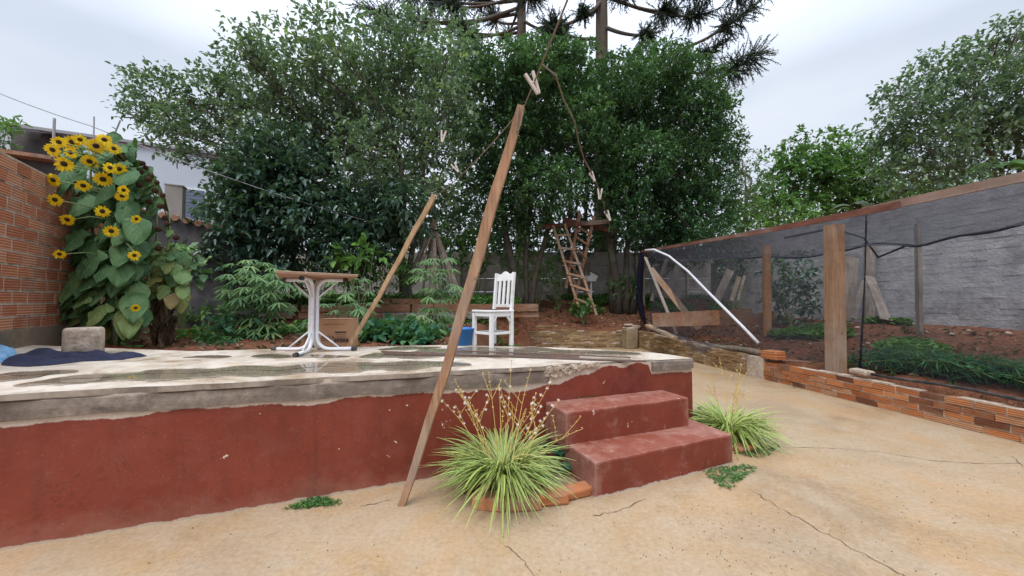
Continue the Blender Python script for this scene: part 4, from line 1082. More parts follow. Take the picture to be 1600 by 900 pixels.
# cloths
def cloth(outline, mat, label, h, seed):
    rr = random.Random(seed); pts = [atZ(x, y, ztop(-3) + .003) for x, y in outline]; c = sum(pts, Vector()) / len(pts)
    dense = []
    n = len(pts)
    for i in range(n):
        for k in range(5): dense.append(pts[i].lerp(pts[(i + 1) % n], k / 5))
    m = MB(); rings = 12; rows = []
    for r_ in range(rings + 1):
        k = 1 - r_ / rings; row = []
        for i, p in enumerate(dense):
            q = c.lerp(p, k + .02 * rr.uniform(-1, 1)); up = (1 - k ** 3) ** .6
            zz = ztop(q.x) + .004 + h * up * (.42 + .4 * math.sin(q.x * 7 + q.y * 15 + seed) * math.sin(q.x * 4 - q.y * 19) + .16 * math.sin(q.x * 16 + q.y * 33 + math.sin(q.x * 5) * 3))
            row.append(Vector((q.x, q.y, max(zz, ztop(q.x) + .004))))
        row.append(row[0].copy()); rows.append(row)
    m.strip(rows); o = m.build('cloth', mat, smooth=True); tag(o, label, 'cloth')
cloth([(0, 573), (10, 562), (40, 556), (60, 548), (85, 553), (120, 557), (190, 554), (228, 557), (190, 563), (130, 566), (80, 572), (40, 575)], MAT['navy'], 'crumpled navy blue cloth lying along the left of the terrace', .075, 3)
cloth([(-45, 575), (-30, 556), (0, 547), (22, 549), (26, 556), (10, 566), (-10, 573)], MAT['ltblue'], 'crumpled light blue cloth lying left of the navy cloth', .09, 5)

# ------------------------------------------------------------------ TREES
def leafy(lf, cen, rad, ntw, nl, L, W, tw_len=.35, tint=(.35, .2), up=.25, flat=.0, shell=.55, droop=.15, prof=1.0):
    """twigs with leaves inside an ellipsoid clump"""
    u = rdir(ntw); r_ = (rng.random(ntw) ** (1 / 3.)) ; r_ = shell + (1 - shell) * r_ if shell > 0 else r_
    r_ = np.where(rng.random(ntw) < .25, rng.random(ntw), r_)
    P = np.array(cen) + u * r_[:, None] * np.array(rad)
    D = unit(u * .8 + rdir(ntw) * .8 + np.array([0, 0, up]))
    tl = tw_len * rng.uniform(.6, 1.3, ntw)
    tb = np.clip(rng.normal(tint[0], tint[1], ntw), 0, 1)
    for k in range(nl):
        f = (k + rng.random(ntw)) / nl
        q = P + D * (tl * f)[:, None]; q[:, 2] -= (f ** 2) * tl * .15
        side = rdir(ntw); ld = unit(D * .6 + side * .9 + np.array([0, 0, -.1]))
        nn = unit(np.array([0, 0, 1.0]) + rdir(ntw) * .55)
        sc = rng.uniform(.7, 1.2, ntw)
        lf.add(q, ld, nn, L * sc, W * sc, np.clip(tb + rng.normal(0, .1, ntw), 0, 1), .22, droop)
def limb(m, a, b, r0, r1, bend=.12, n=8, seg=7):
    a = Vector(a); b = Vector(b); L = (b - a).length; off = Vector([rnd.uniform(-1, 1) for _ in range(3)]) * L * bend
    pts = [a.lerp(b, i / n) + off * math.sin(math.pi * i / n) + Vector([rnd.uniform(-1, 1) * L * .012 for _ in range(3)]) for i in range(n + 1)]
    m.tube(pts, [r0 + (r1 - r0) * i / n for i in range(n + 1)], seg); return pts
def tree(name, label, trunks, clumps, Yc, Yj, leafm, barkm, L, W, dens, cat='tree', group=None, tw=.35, tint=(.35, .2), rt=.14, up=.25, droop=.15, nl=7, extra=(), shell=.55, fixY=None):
    """trunks: [(px, py_top, Y)] ; clumps: [(px,py,rpx)]"""
    base = None; m = MB(); tops = []
    for i, (px, pt, Y, lean) in enumerate(trunks):
        b = atY(px, 440, Y); b.z = gz(b.x, b.y) - .05; tp = atY(px + lean, pt, Y + rnd.uniform(-.2, .2))
        if base is None: base = b.copy()
        k = rt * (1 if i == 0 else .75)
        n = 8; pts = [b.lerp(tp, j / n) + Vector((math.sin(j * 1.3 + i) * .05, math.cos(j * 1.1) * .04, 0)) for j in range(n + 1)]
        m.tube(pts, [k * (1.35 if j == 0 else 1) * (1 - .45 * j / n) for j in range(n + 1)], 10, wob=.08); tops.append(tp); 
    t = empty(name, base, label, cat, group)
    lf = LF(); ctr = []
    for c_ in clumps:
        x, y, r_ = c_[:3]; Y = (c_[3] if len(c_) > 3 else Yc + rnd.uniform(-Yj, Yj)); p = atY(x, y, Y); rr = r_ / FOC * Y
        ctr.append((p, rr))
    for p, rr in ctr:
        tp = min(tops, key=lambda q: (q - p).length)
        s = tp.lerp(Vector((tp.x, tp.y, min(tp.z, p.z))), rnd.uniform(0, .5)) if p.z < tp.z else tp
        L_ = (p - s).length
        pts = limb(m, s, p, max(.02, rt * .34 * min(1, rr)), .015, .10, 7, 6)
        for _ in range(7):
            e = p + Vector(rdir(1)[0]) * rr * rnd.uniform(.6, 1.0); limb(m, pts[rnd.randint(4, 7)], e, .014, .005, .12, 4, 4)
        n = int(dens * rr * rr); tint0 = tint; tint = (tint0[0] + rnd.uniform(-.2, .22), tint0[1])
        leafy(lf, p, (rr, rr * 1.05, rr * .88), n, nl, L, W, tw, tint, up, shell=shell, droop=droop)
        # sprays breaking the outline
        for _ in range(4):
            q = p + Vector(rdir(1)[0]) * rr * rnd.uniform(.9, 1.15)
            leafy(lf, q, (rr * .28,) * 3, max(3, int(n * .03)), nl, L, W, tw, tint, up, shell=0, droop=droop)
        tint = tint0
    m.build('trunk', barkm, t, smooth=True)
    lf.build('crown', leafm, t)
    return t
clA = [(255, 150, 40), (320, 165, 46), (285, 205, 36), (245, 195, 26), (395, 125, 48), (345, 225, 40), (410, 185, 50), (378, 75, 24), (445, 85, 48), (515, 60, 44), (480, 140, 55), (540, 120, 55), (600, 80, 50), (645, 60, 38), (590, 160, 52), (660, 130, 55), (700, 170, 38), (700, 95, 36), (735, 120, 24), (640, 210, 44), (575, 235, 44), (695, 245, 30), (615, 285, 34), (690, 300, 24), (540, 200, 48), (225, 165, 20), (290, 240, 12), (350, 130, 30), (480, 210, 40), (720, 60, 28)]
clB = [(388, 300, 40), (370, 352, 32), (400, 262, 46), (440, 230, 42), (420, 320, 55), (480, 285, 55), (500, 345, 55), (385, 380, 42), (450, 385, 42), (540, 390, 42), (560, 330, 50), (342, 398, 26), (350, 425, 26), (420, 420, 30), (590, 375, 38), (635, 330, 38), (372, 262, 12), (600, 320, 36), (430, 285, 45), (370, 340, 45)]
clC = [(790, 115, 44), (850, 105, 42), (770, 150, 50), (840, 150, 55), (900, 110, 44), (790, 220, 50), (860, 225, 52), (920, 185, 38), (755, 275, 36), (800, 295, 45), (865, 290, 45), (735, 215, 30), (830, 345, 30), (755, 330, 28), (700, 320, 26), (885, 92, 24), (750, 105, 28), (825, 88, 24), (790, 340, 30)]
clD = [(975, 130, 44), (1035, 112, 42), (1085, 135, 42), (950, 165, 48), (1010, 170, 52), (1080, 190, 52), (1115, 240, 36), (1120, 180, 30), (950, 240, 44), (1000, 250, 45), (1070, 270, 52), (970, 300, 36), (1030, 320, 50), (1090, 330, 46), (1120, 300, 28), (1020, 375, 36), (1065, 385, 40), (1105, 375, 28), (1005, 98, 22), (1062, 92, 20), (1135, 215, 18), (990, 345, 34)]
tree('broadleaf_tree', 'tall airy grey-green tree spreading over the table towards the sunflowers', [(628, 250, 10.4, 0), (640, 270, 10.5, -20), (634, 230, 10.6, 35)], clA, 9.8, 1.1, MAT['leafA'], MAT['bark'], .135, .068, 215, rt=.12, tint=(.42, .22), nl=7, tw=.42, shell=.3)
tree('broadleaf_tree', 'dense dark bluish-green tree low behind the big cassava and table', [(455, 330, 10.0, 10), (560, 330, 10.2, 0)], clB, 9.6, .8, MAT['leafB'], MAT['bark'], .155, .085, 260, rt=.09, tint=(.4, .2), nl=7, tw=.35, droop=.3, up=.1)
tree('citrus_tree', 'dense dark green tree over the long prop, left of the ladder', [(812, 250, 12.2, -40), (820, 240, 12.3, 10), (826, 250, 12.2, 50)], clC, 11.8, .9, MAT['leafC'], MAT['bark'], .12, .060, 370, rt=.14, tint=(.38, .22), nl=8, tw=.3, up=.6)
tree('citrus_tree', 'dense dark green tree right of the ladder, beside the netted run', [(965, 220, 12.4, -25), (975, 240, 12.4, 15), (985, 250, 12.5, 50), (958, 200, 12.5, 0)], clD, 12.1, .9, MAT['leafC'], MAT['bark'], .118, .058, 370, rt=.15, tint=(.28, .2), nl=8, tw=.3, up=.5)
# fill mass seen through the gaps, further back
tree('background_tree', 'tall dark tree directly behind the left of the garden, seen through gaps', [(660, 250, 16.5, 0)], [(560, 150, 60), (620, 125, 55), (680, 125, 50), (740, 150, 50), (600, 220, 60), (700, 200, 60), (640, 290, 50), (730, 280, 60), (560, 280, 55), (500, 240, 55), (470, 180, 50), (720, 350, 34), (590, 350, 40), (490, 330, 50), (800, 380, 34)], 16.2, .5, MAT['leafB'], MAT['bark'], .22, .11, 62, rt=.12, nl=7, up=.1)
tree('background_tree', 'tall dark tree directly behind the ladder, seen through gaps', [(915, 250, 16.8, 0)], [(830, 145, 50), (900, 150, 55), (960, 165, 55), (1020, 155, 52), (1080, 180, 50), (880, 170, 60), (820, 220, 60), (950, 220, 60), (1030, 230, 60), (1090, 260, 55), (860, 300, 55), (930, 310, 55), (1000, 330, 50), (1070, 340, 50), (1120, 340, 36), (890, 365, 34), (1040, 390, 34), (1110, 385, 30), (960, 385, 30)], 16.4, .5, MAT['leafC'], MAT['bark'], .20, .10, 66, rt=.12, nl=7)
tree('background_tree', 'bright green bushy growth rising just behind the panel wall', [(800, 380, 17.5, 0)], [(640, 372, 26), (680, 360, 26), (720, 372, 28), (755, 360, 26), (790, 370, 28), (830, 375, 28), (865, 362, 28), (900, 372, 28), (935, 365, 26), (975, 372, 28), (1015, 368, 26), (1060, 370, 28), (1100, 365, 26), (590, 370, 28), (540, 365, 28), (875, 385, 24), (760, 390, 24), (700, 392, 22)], 17.2, .4, MAT['leafF'], MAT['bark'], .2, .09, 62, rt=.06, nl=6, tint=(.35, .15))
tree('background_tree', 'shadowy tree filling the gap between the two dark green trees', [(890, 250, 14.6, 0)], [(860, 170, 55), (930, 160, 48), (960, 220, 60), (900, 240, 55), (1010, 200, 60), (800, 200, 55), (1050, 260, 55), (745, 350, 30), (1000, 310, 50), (690, 370, 26), (900, 395, 28)], 14.2, .5, MAT['leafB'], MAT['bark'], .16, .08, 60, rt=.1, nl=7)
tree('pale_tree', 'thin pale grey-green tree just right of the dense dark trees', [(1160, 270, 17, 5)], [(1160, 255, 26), (1175, 285, 24), (1150, 300, 26), (1180, 320, 20), (1140, 270, 18)], 17, .8, MAT['leafP'], MAT['barkpale'], .14, .06, 55, rt=.06)
clF = [(1215, 265, 28), (1250, 240, 30), (1290, 235, 32), (1330, 240, 32), (1365, 255, 30), (1230, 290, 30), (1275, 280, 36), (1320, 285, 38), (1360, 295, 35), (1200, 300, 22), (1300, 320, 32), (1385, 285, 28), (1340, 320, 28), (1380, 320, 30), (1420, 310, 30), (1190, 330, 24), (1225, 325, 26), (1265, 325, 26), (1460, 300, 30), (1500, 290, 30), (1255, 262, 26), (1160, 330, 20), (1310, 260, 28)]
tree('spreading_tree', 'bright green spreading tree beyond the grey block wall', [(1290, 270, 20, 0)], clF, 19.5, 1.2, MAT['leafF'], MAT['bark'], .26, .12, 62, rt=.15, up=.05, tint=(.45, .2))
tree('garden_bush', 'light green bush showing just over the top of the run', [(1215, 330, 17.5, 0)], [(1175, 335, 24), (1210, 325, 28), (1245, 335, 24), (1275, 345, 18), (1150, 345, 18), (1190, 355, 24)], 16.8, .6, MAT['leafF'], MAT['bark'], .2, .08, 75, rt=.05, tint=(.75, .15), cat='bush')
clG = [(x_, y_, r_ * .95) for x_, y_, r_ in [(1410, 150, 34), (1440, 120, 30), (1480, 110, 34), (1420, 195, 38), (1470, 165, 42), (1520, 140, 42), (1560, 100, 34), (1595, 70, 28), (1400, 235, 34), (1450, 235, 42), (1510, 205, 48), (1570, 170, 48), (1610, 130, 40), (1400, 270, 28), (1440, 275, 32), (1490, 260, 38), (1540, 245, 34), (1600, 220, 42), (1640, 180, 50), (1640, 90, 45), (1380, 210, 20), (1520, 85, 18), (1500, 80, 14), (1560, 60, 18), (1425, 165, 20), (1590, 45, 20), (1535, 195, 40), (1480, 210, 36), (1585, 195, 40)]]
tree('broadleaf_tree', 'large dark spreading tree above the right end of the run', [(1600, 200, 13.5, -10), (1610, 210, 13.6, -70)], clG, 13.2, 1.0, MAT['leafA'], MAT['barkpale'], .17, .085, 100, rt=.1, tint=(.33, .2), nl=7, tw=.5, up=.1, shell=.3)

# araucarias
def araucaria(px, Y, zc, label, tips, rt):
    b = atY(px, 440, Y); b.z = 0; t = empty('araucaria', b, label, 'tree', 'araucarias behind the garden')
    m = MB(); top = atY(px, -160, Y); n = 10
    m.tube([b.lerp(top, i / n) for i in range(n + 1)], [rt * (1.2 - .5 * i / n) for i in range(n + 1)], 12, wob=.05)
    ax = lambda z: b.lerp(top, (z - b.z) / (top.z - b.z))
    for (ty, x, y, r_, dY) in tips:
        nd_ = MB(); lf = LF()
        a = ax(atY(px, ty, Y).z); e = atY(x, y, Y + dY); mid = a.lerp(e, .6) + Vector((0, 0, -.17 * (e - a).length))
        pts = []
        for i in range(13):
            k = i / 12; q = a * (1 - k) ** 2 + mid * 2 * k * (1 - k) + e * k * k; pts.append(q)
        m.tube(pts, [.11 * (1 - .65 * i / 12) for i in range(13)], 6)
        R_ = r_ / FOC * Y
        # tuft(s): needled ropes radiating from the outer branch
        cnt = int(120 * max(.5, R_))
        for j in range(cnt):
            k = rnd.random() ** .5 * .36; q = e.lerp(pts[-5], k / .36 * .9); out = (e - pts[-4]).normalized()
            dd = Vector(rdir(1)[0]); dd = (dd + out * .35 + Vector((0, 0, -.15))).normalized()
            ln = R_ * rnd.uniform(.6, 1.05) * (1 - .3 * k)
            N = 7; ps = [q + dd * ln * i / N + Vector((0, 0, -.10 * ln * (i / N) ** 2)) for i in range(N + 1)]
            nd_.tube(ps, [.018] * N + [.008], 3)
            P = np.array([tuple(ps[0].lerp(ps[-1], v)) for v in np.linspace(.1, 1, 11)]); P[:, 2] -= 0.0
            P = np.repeat(P, 3, axis=0); D = unit(np.array(dd)[None] * .9 + rdir(len(P)))
            lf.add(P, D, rdir(len(P)), .10, .028, np.clip(rng.normal(.4, .2, len(P)), 0, 1), .1, 0)
        tf = nd_.build('tuft', MAT['needle'], t); lf.build('needles', MAT['needle'], tf)
    m.build('trunk', MAT['barkar'], t, smooth=True)
araucaria(940, 19, 0, 'nearer araucaria with a thick trunk and a tufted branch reaching right', [
    (165, 1200, 72, 40, 0), (120, 1140, 60, 24, .4), (-10, 1110, 20, 30, 1.2), (110, 1190, 0, 34, 0), (-20, 1215, -30, 38, .2), (-10, 1060, 15, 30, -1), (40, 1025, 50, 22, -2), (10, 850, 40, 30, -1), (60, 870, 45, 30, 1.5), (-40, 1060, -40, 45, 2), (0, 905, 20, 20, -2), (80, 1150, 105, 16, 1), (-40, 980, -20, 34, -2), (-30, 1120, -25, 40, 1)], .36)
araucaria(815, 23, 0, 'farther araucaria whose dark tufts show over the left trees', [
    (20, 550, 5, 30, 0), (10, 635, 30, 32, 1), (40, 720, 55, 32, -1), (0, 600, -30, 45, 2), (-10, 690, 5, 30, -2), (30, 870, 45, 30, -2), (-20, 745, -5, 38, 2), (0, 790, 60, 20, 2), (50, 700, 35, 22, 2), (-30, 830, -10, 35, -2), (-20, 650, -10, 30, 0), (35, 765, 25, 25, 2), (10, 570, 40, 24, -2)], .34)
# banana leaves over the run
def banana(px, py, Y, label, mat, n, spread):
    p = atY(px, py, Y); b = Vector((p.x, p.y, gz(p.x, p.y))); t = empty('banana_plant', b, label, 'plant', 'banana plants behind the run')
    m = MB(); m.tube([b, b.lerp(p, .5), p], [.12, .10, .06], 8); m.build('stem', MAT['stem'], t)
    m = MB()
    for i in range(n):
        a = rnd.uniform(0, 6.28); d = Vector((math.cos(a), math.sin(a), 0)); L = spread * rnd.uniform(.7, 1.1); rows = []
        s_ = Vector((-d.y, d.x, 0)); tt = rnd.random()
        for k in range(11):
            f = k / 10; c = p + d * L * f + Vector((0, 0, L * (.9 * f - 1.1 * f * f))); w_ = .24 * math.sin(math.pi * min(1, f * .92 + .08)) ** .6 * (1 + rnd.uniform(-.25, .25))
            rows.append([c - s_ * w_ - Vector((0, 0, w_ * .5)), c, c + s_ * w_ - Vector((0, 0, w_ * .5))])
        m.strip(rows, t=tt)
    m.build('foliage', mat, t)
banana(1330, 322, 15.5, 'ragged pale banana leaves just above the run beam', MAT['leafP'], 5, .7)
banana(1565, 262, 12.5, 'yellowish banana leaves at the right edge above the run', MAT['leafF'], 7, 1.0)
banana(1410, 298, 15.0, 'small green banana clump above the middle of the run beam', MAT['leafF'], 7, .8)

# ------------------------------------------------------------------ ladders, tree beams, pole stack
def ladder(l0, l1, r0, r1, Y0, Y1, rungs, mat, label, w=.07):
    L0 = atY(*l0, Y1); L1 = atY(*l1, Y0); R0 = atY(*r0, Y1); R1 = atY(*r1, Y0)
    t = empty('ladder', (L1 + R1) / 2, label, 'ladder', 'homemade wooden ladders')
    for a, b in ((L0, L1), (R0, R1)):
        m = MB(); m.bar(a, b, w, w * .6, up=(0, 1, 0), jit=.004); m.build('rail', mat, t)
    for k in rungs:
        a = L0.lerp(L1, k); b = R0.lerp(R1, k); d = (b - a).normalized() * .06; m = MB(); m.bar(a - d - Vector((0, .03, 0)), b + d - Vector((0, .03, 0)), .05, .06, jit=.006); m.build('rung', mat, t)
ladder((864, 352), (904, 480), (882, 350), (932, 492), 11.2, 11.7, (.13, .29, .45, .60, .74, .90), MAT['post'], 'light brown homemade ladder leaning against the tree beams')
ladder((906, 332), (884, 450), (928, 338), (896, 478), 12.0, 11.9, (.2, .32, .45, .56, .68, .8), MAT['plank'], 'dark ladder crossing behind the light brown one', .09)
board((836, 356), (955, 346), 11.75, 11.9, .13, .14, MAT['wdark'], 'dark red beam laid across the forks of the two dark trees', name='tree_beam', cat='beam', up=(0, 0, 1))
board((880, 344), (965, 362), 12.15, 12.1, .12, .16, MAT['wdark'], 'second dark red beam crossing the first toward the right tree', name='tree_beam', cat='beam', up=(0, 0, 1))
apex = atY(677, 352, 11.6)
for i in range(15):
    a = 2 * math.pi * i / 15 + rnd.uniform(-.2, .2); wide = i % 4 == 0
    f = apex + Vector((math.cos(a) * rnd.uniform(.8, 1.35), math.sin(a) * .9, 0)); f.z = gz(f.x, f.y)
    top = apex + (apex - f).normalized() * rnd.uniform(.0, .35) + Vector((rnd.uniform(-.05, .05), rnd.uniform(-.05, .05), 0))
    m = MB(); m.bar(f, top, .12 if wide else .04, .03, up=(0, 1, 0), jit=.004)
    tag(m.build('stacked_pole', MAT['mortar'] if i % 2 == 0 else MAT['wgrey']), 'wide pale board in the cone-shaped stack of poles' if wide else 'thin grey pole in the cone-shaped stack of poles', 'pole', 'wide boards in the pole stack' if wide else 'thin poles in the pole stack')
m = MB(); m.tube([apex + Vector((.15 * math.cos(a), .15 * math.sin(a), -.15 + .04 * math.sin(a * 2))) for a in np.linspace(0, 6.28, 12)], .02, 5)
tag(m.build('tie_wire', MAT['black']), 'dark wire tied round the top of the pole stack', 'wire')
m = MB(); q = atY(928, 430, 13.2); m.box(q, (.3, .25, .03), Matrix.Rotation(.5, 3, 'Y') @ Matrix.Rotation(.4, 3, 'X')); m.box(q + Vector((-.12, 0, -.12)), (.3, .3, .2), Matrix.Rotation(.3, 3, 'Z'), .02)
m.tube([q + Vector((-.1, 0, -.2)), Vector((q.x - .1, q.y, gz(q.x, q.y)))], .03, 6)
tag(m.build('white_crate', MAT['white']), 'small white discarded crate on a stake between ladder and right tree', 'crate')

# ------------------------------------------------------------------ SUNFLOWERS
def heart_leaf(m, p, d, L, W, t, droop, cup=.1):
    """big heart-shaped leaf from p along d"""
    d = Vector(d).normalized(); s_ = Vector((-d.y, d.x, 0)); s_ = s_.normalized() if s_.length > .01 else Vector((1, 0, 0)); up = s_.cross(d)
    if up.z < 0: up = -up
    rows = []; nk = 9; js = (-1, -.62, -.3, 0, .3, .62, 1); wv = rnd.uniform(0, 6)
    for i in range(nk + 1):
        f = i / nk
        w_ = W * .5 * (math.sin(math.pi * (f ** .62)) ** .75 if 0 < f < 1 else .02)
        row = []
        for j in js:
            back = -.14 * L * (abs(j) ** 1.5) * (1 - f) ** 2
            q = p + d * (L * f + back) + s_ * (w_ * j) + up * (-cup * w_ * j * j + .085 * L * math.sin(j * 6 + f * 9 + wv) * abs(j) + .03 * L * math.cos(f * 15 + j * 9 + wv))
            q = q + Vector((0, 0, -droop * L * f * f)); row.append(q)
        rows.append(row)
    m.strip(rows, t=t)
def flower_head(parent, p, face, R_, open_=1.0):
    """disc with two rings of ray petals"""
    f = Vector(face).normalized(); x = f.orthogonal().normalized(); y = f.cross(x)
    m = MB(); n = 14; rings = [(.0, .16), (.2, .14), (.36, .05), (.36, -.03), (.2, -.14), (.05, -.2)]
    rows = []
    for (r_, h) in rings: rows.append([p + (x * math.cos(a) + y * math.sin(a)) * r_ * R_ + f * h * R_ for a in np.linspace(0, 2 * math.pi, n + 1)])
    m.strip(rows); hd = m.build('flower_head', MAT['disc'], parent, smooth=True)
    if open_ > 0:
        lf = LF(); P = []; D = []; N = []
        for ring, cnt in ((0, 17), (1, 15)):
            for i in range(cnt):
                a = 2 * math.pi * (i + .5 * ring) / cnt + rnd.uniform(-.12, .12); r = x * math.cos(a) + y * math.sin(a)
                P.append(tuple(p + r * R_ * .33)); bend = rnd.uniform(-.35, .2) - .1 * ring
                D.append(tuple(r + f * bend + Vector((0, 0, -.12)))); N.append(tuple(f + r * .2))
        k = len(P); lf.add(np.array(P), np.array(D), np.array(N), R_ * .78 * rng.uniform(.8, 1.15, k) * open_, R_ * .32, rng.uniform(.1, .9, k), .1, .1)
        lf.build('petals', MAT['petal'], hd)
    return hd
def sunflower_clump(px0, pyb, Y, label, stems, leaves, heads, tint, seed, dead_heads=()):
    global rnd; keep = rnd; rnd = random.Random(seed)
    b = atY(px0, pyb, Y); b.z = gz(b.x, b.y)
    t = empty('sunflower_plant', b, label, 'sunflower', 'sunflowers in the left bed')
    m = MB(); axes = []
    for (bx, tx, ty, dy) in stems:
        a = atY(bx, pyb, Y + dy); a.z = gz(a.x, a.y) - .03; e = atY(tx, ty, Y + dy); n = 10
        pts = [a.lerp(e, i / n) + Vector((.03 * math.sin(i), .03 * math.cos(i * 1.3), 0)) for i in range(n + 1)]
        m.tube(pts, [.024 * (1 - .6 * i / n) for i in range(n + 1)], 7); axes.append(pts)
    lm = MB()
    for (x, y, sz) in leaves:
        q = atY(x, y, Y + rnd.uniform(-.35, .3)); ax = min(axes, key=lambda a_: abs(a_[5].x - q.x)); z = q.z
        st = min(ax, key=lambda c: abs(c.z - z - .05)); out = Vector((q.x - st.x, q.y - st.y - .25, 0))
        if out.length < .05: out = Vector((rnd.uniform(-1, 1), -.6, 0))
        out.normalize(); L = sz / FOC * Y * .60; tilt = rnd.uniform(-2.6, -.5)
        d = Vector((out.x, out.y, tilt)); base = q - d.normalized() * L * .45
        m.tube([st, st.lerp(base, .5) + Vector((0, 0, .05)), base], .006, 5)
        tt = min(1, max(0, tint(y) + rnd.uniform(-.18, .18)))
        heart_leaf(lm, base, d, L, L * rnd.uniform(.78, .98), tt, rnd.uniform(.15, .45), .22)
    for (x, y, r_, fx, fz) in heads:
        q = atY(x, y, Y - (.62 if x < 105 else .42) + rnd.uniform(-.08, .08)); st = min(min(axes, key=lambda a_: (a_[-1] - q).length), key=lambda c: (c - q).length)
        m.tube([st, st.lerp(q, .6) + Vector((0, 0, .04)), q + Vector((0, .02, 0))], .007, 5)
        tcv = (Vector((0, 0, HC)) - q).normalized(); rt_ = Vector((-tcv.y, tcv.x, 0)) 
        flower_head(t, q, tcv + rt_ * fx * .9 + Vector((rnd.uniform(-.25, .25), 0, fz - .25 + rnd.uniform(-.3, .15))), r_ / FOC * Y * .61)
    for (x, y, r_) in dead_heads:
        q = atY(x, y, Y - .45 + rnd.uniform(-.1, .1)); st = min(min(axes, key=lambda a_: (a_[-1] - q).length), key=lambda c: (c - q).length)
        m.tube([st, st.lerp(q, .6) + Vector((0, 0, .05)), q + Vector((0, .02, .0))], .006, 5)
        flower_head(t, q, (rnd.uniform(.1, .9), -.7, -.1), r_ / FOC * Y * 1.9, 0)
    m.build('stem', MAT['stem'], t, smooth=True); lm.build('foliage', MAT['sunleaf'], t, smooth=True)
    rnd = keep; return t
r2 = random.Random(4)
lv = [(140, 255, 58), (170, 245, 50), (115, 290, 58), (175, 300, 78), (135, 340, 85), (200, 330, 72), (165, 375, 75), (115, 390, 55), (205, 385, 70), (140, 430, 78), (185, 430, 68), (225, 360, 50), (120, 460, 62), (165, 480, 78), (205, 470, 66), (135, 500, 62), (190, 510, 60), (155, 505, 55), (115, 480, 45), (100, 340, 40), (150, 410, 60), (215, 420, 55), (130, 380, 60), (215, 310, 40), (190, 255, 36), (96, 300, 34), (92, 350, 36), (98, 270, 32), (95, 400, 40), (100, 240, 30), (95, 255, 30), (120, 220, 36), (175, 215, 36), (160, 450, 60), (210, 505, 45), (110, 430, 50), (180, 350, 60), (150, 285, 60), (185, 275, 55), (125, 315, 60), (160, 320, 70)]
lv += [(150, 525, 50), (190, 525, 46), (120, 520, 40), (205, 520, 40)]
lv += [(r2.uniform(100, 225), r2.uniform(225, 505), r2.uniform(36, 64)) for _ in range(150)]
lv = [(x_ if y_ > 340 else min(x_, 196), y_, z_) for x_, y_, z_ in lv]
hds = [(82, 234, 14, -.6, .1), (113, 222, 15, -.2, .3), (100, 256, 16, -.5, 0), (150, 228, 17, .2, .2), (125, 218, 12, -.1, .5), (140, 252, 15, 0, .05), (83, 281, 14, -.7, -.1), (130, 290, 13, 0, .05), (161, 280, 16, .2, .15), (86, 312, 13, -.6, -.1), (160, 330, 13, .1, .1), (105, 343, 13, -.4, -.2), (191, 306, 12, .3, .1), (174, 361, 13, .1, .1), (213, 342, 10, .8, 0), (93, 397, 10, -.4, .1), (210, 399, 11, .4, .3), (212, 481, 9, .3, 0), (186, 264, 14, .3, .2), (172, 262, 12, .4, .4), (163, 218, 14, .3, .5), (178, 232, 12, .2, .3), (193, 297, 11, .5, .4), (92, 222, 12, -.3, .3), (110, 238, 13, -.5, .1)]
sunflower_clump(165, 545, 4.7, 'tall sunflower plant in full yellow bloom against the brick wall', [(160, 135, 225, 0), (168, 170, 220, .1), (175, 200, 260, -.1), (155, 110, 250, .05)], lv, hds, lambda y: .22 + max(0, (y - 400)) / 100 * .42, 21)
lv = [(r2.uniform(205, 228 + (y_ - 262) * .36), y_, r2.uniform(18, 34)) for y_ in [r2.uniform(262, 440) for _ in range(90)]] + [(r2.uniform(225, 290), r2.uniform(400, 475), r2.uniform(28, 42)) for _ in range(44)]
dh = [(228, 262, 5), (236, 275, 5), (245, 285, 5), (254, 305, 5), (262, 350, 5), (187, 246, 9), (207, 247, 6), (220, 270, 7), (232, 280, 6), (218, 289, 6), (242, 298, 6), (233, 315, 6), (251, 322, 6), (247, 358, 6), (275, 371, 6), (248, 388, 6), (223, 255, 5), (258, 340, 5)]
sunflower_clump(255, 540, 5.1, 'wilting sunflower plant with spent dark heads and yellowing leaves', [(250, 205, 250, 0), (258, 240, 285, .1), (262, 262, 330, -.1)], lv, [], lambda y: .52 + max(0, y - 380) / 80 * .30, 22, dh)
# dry hanging leaves around its stem
m = MB(); 
for _ in range(60):
    q = atY(rnd.uniform(240, 275), rnd.uniform(462, 520), 5.05 + rnd.uniform(-.1, .1)); heart_leaf(m, q, (rnd.uniform(-.4, .4), -.3, -1.2), rnd.uniform(.12, .22), .08, rnd.random(), .2)
tag(m.build('dry_leaves', MAT['dead']), 'dry brown leaves hanging round the stem of the wilting sunflower', 'dry leaves')

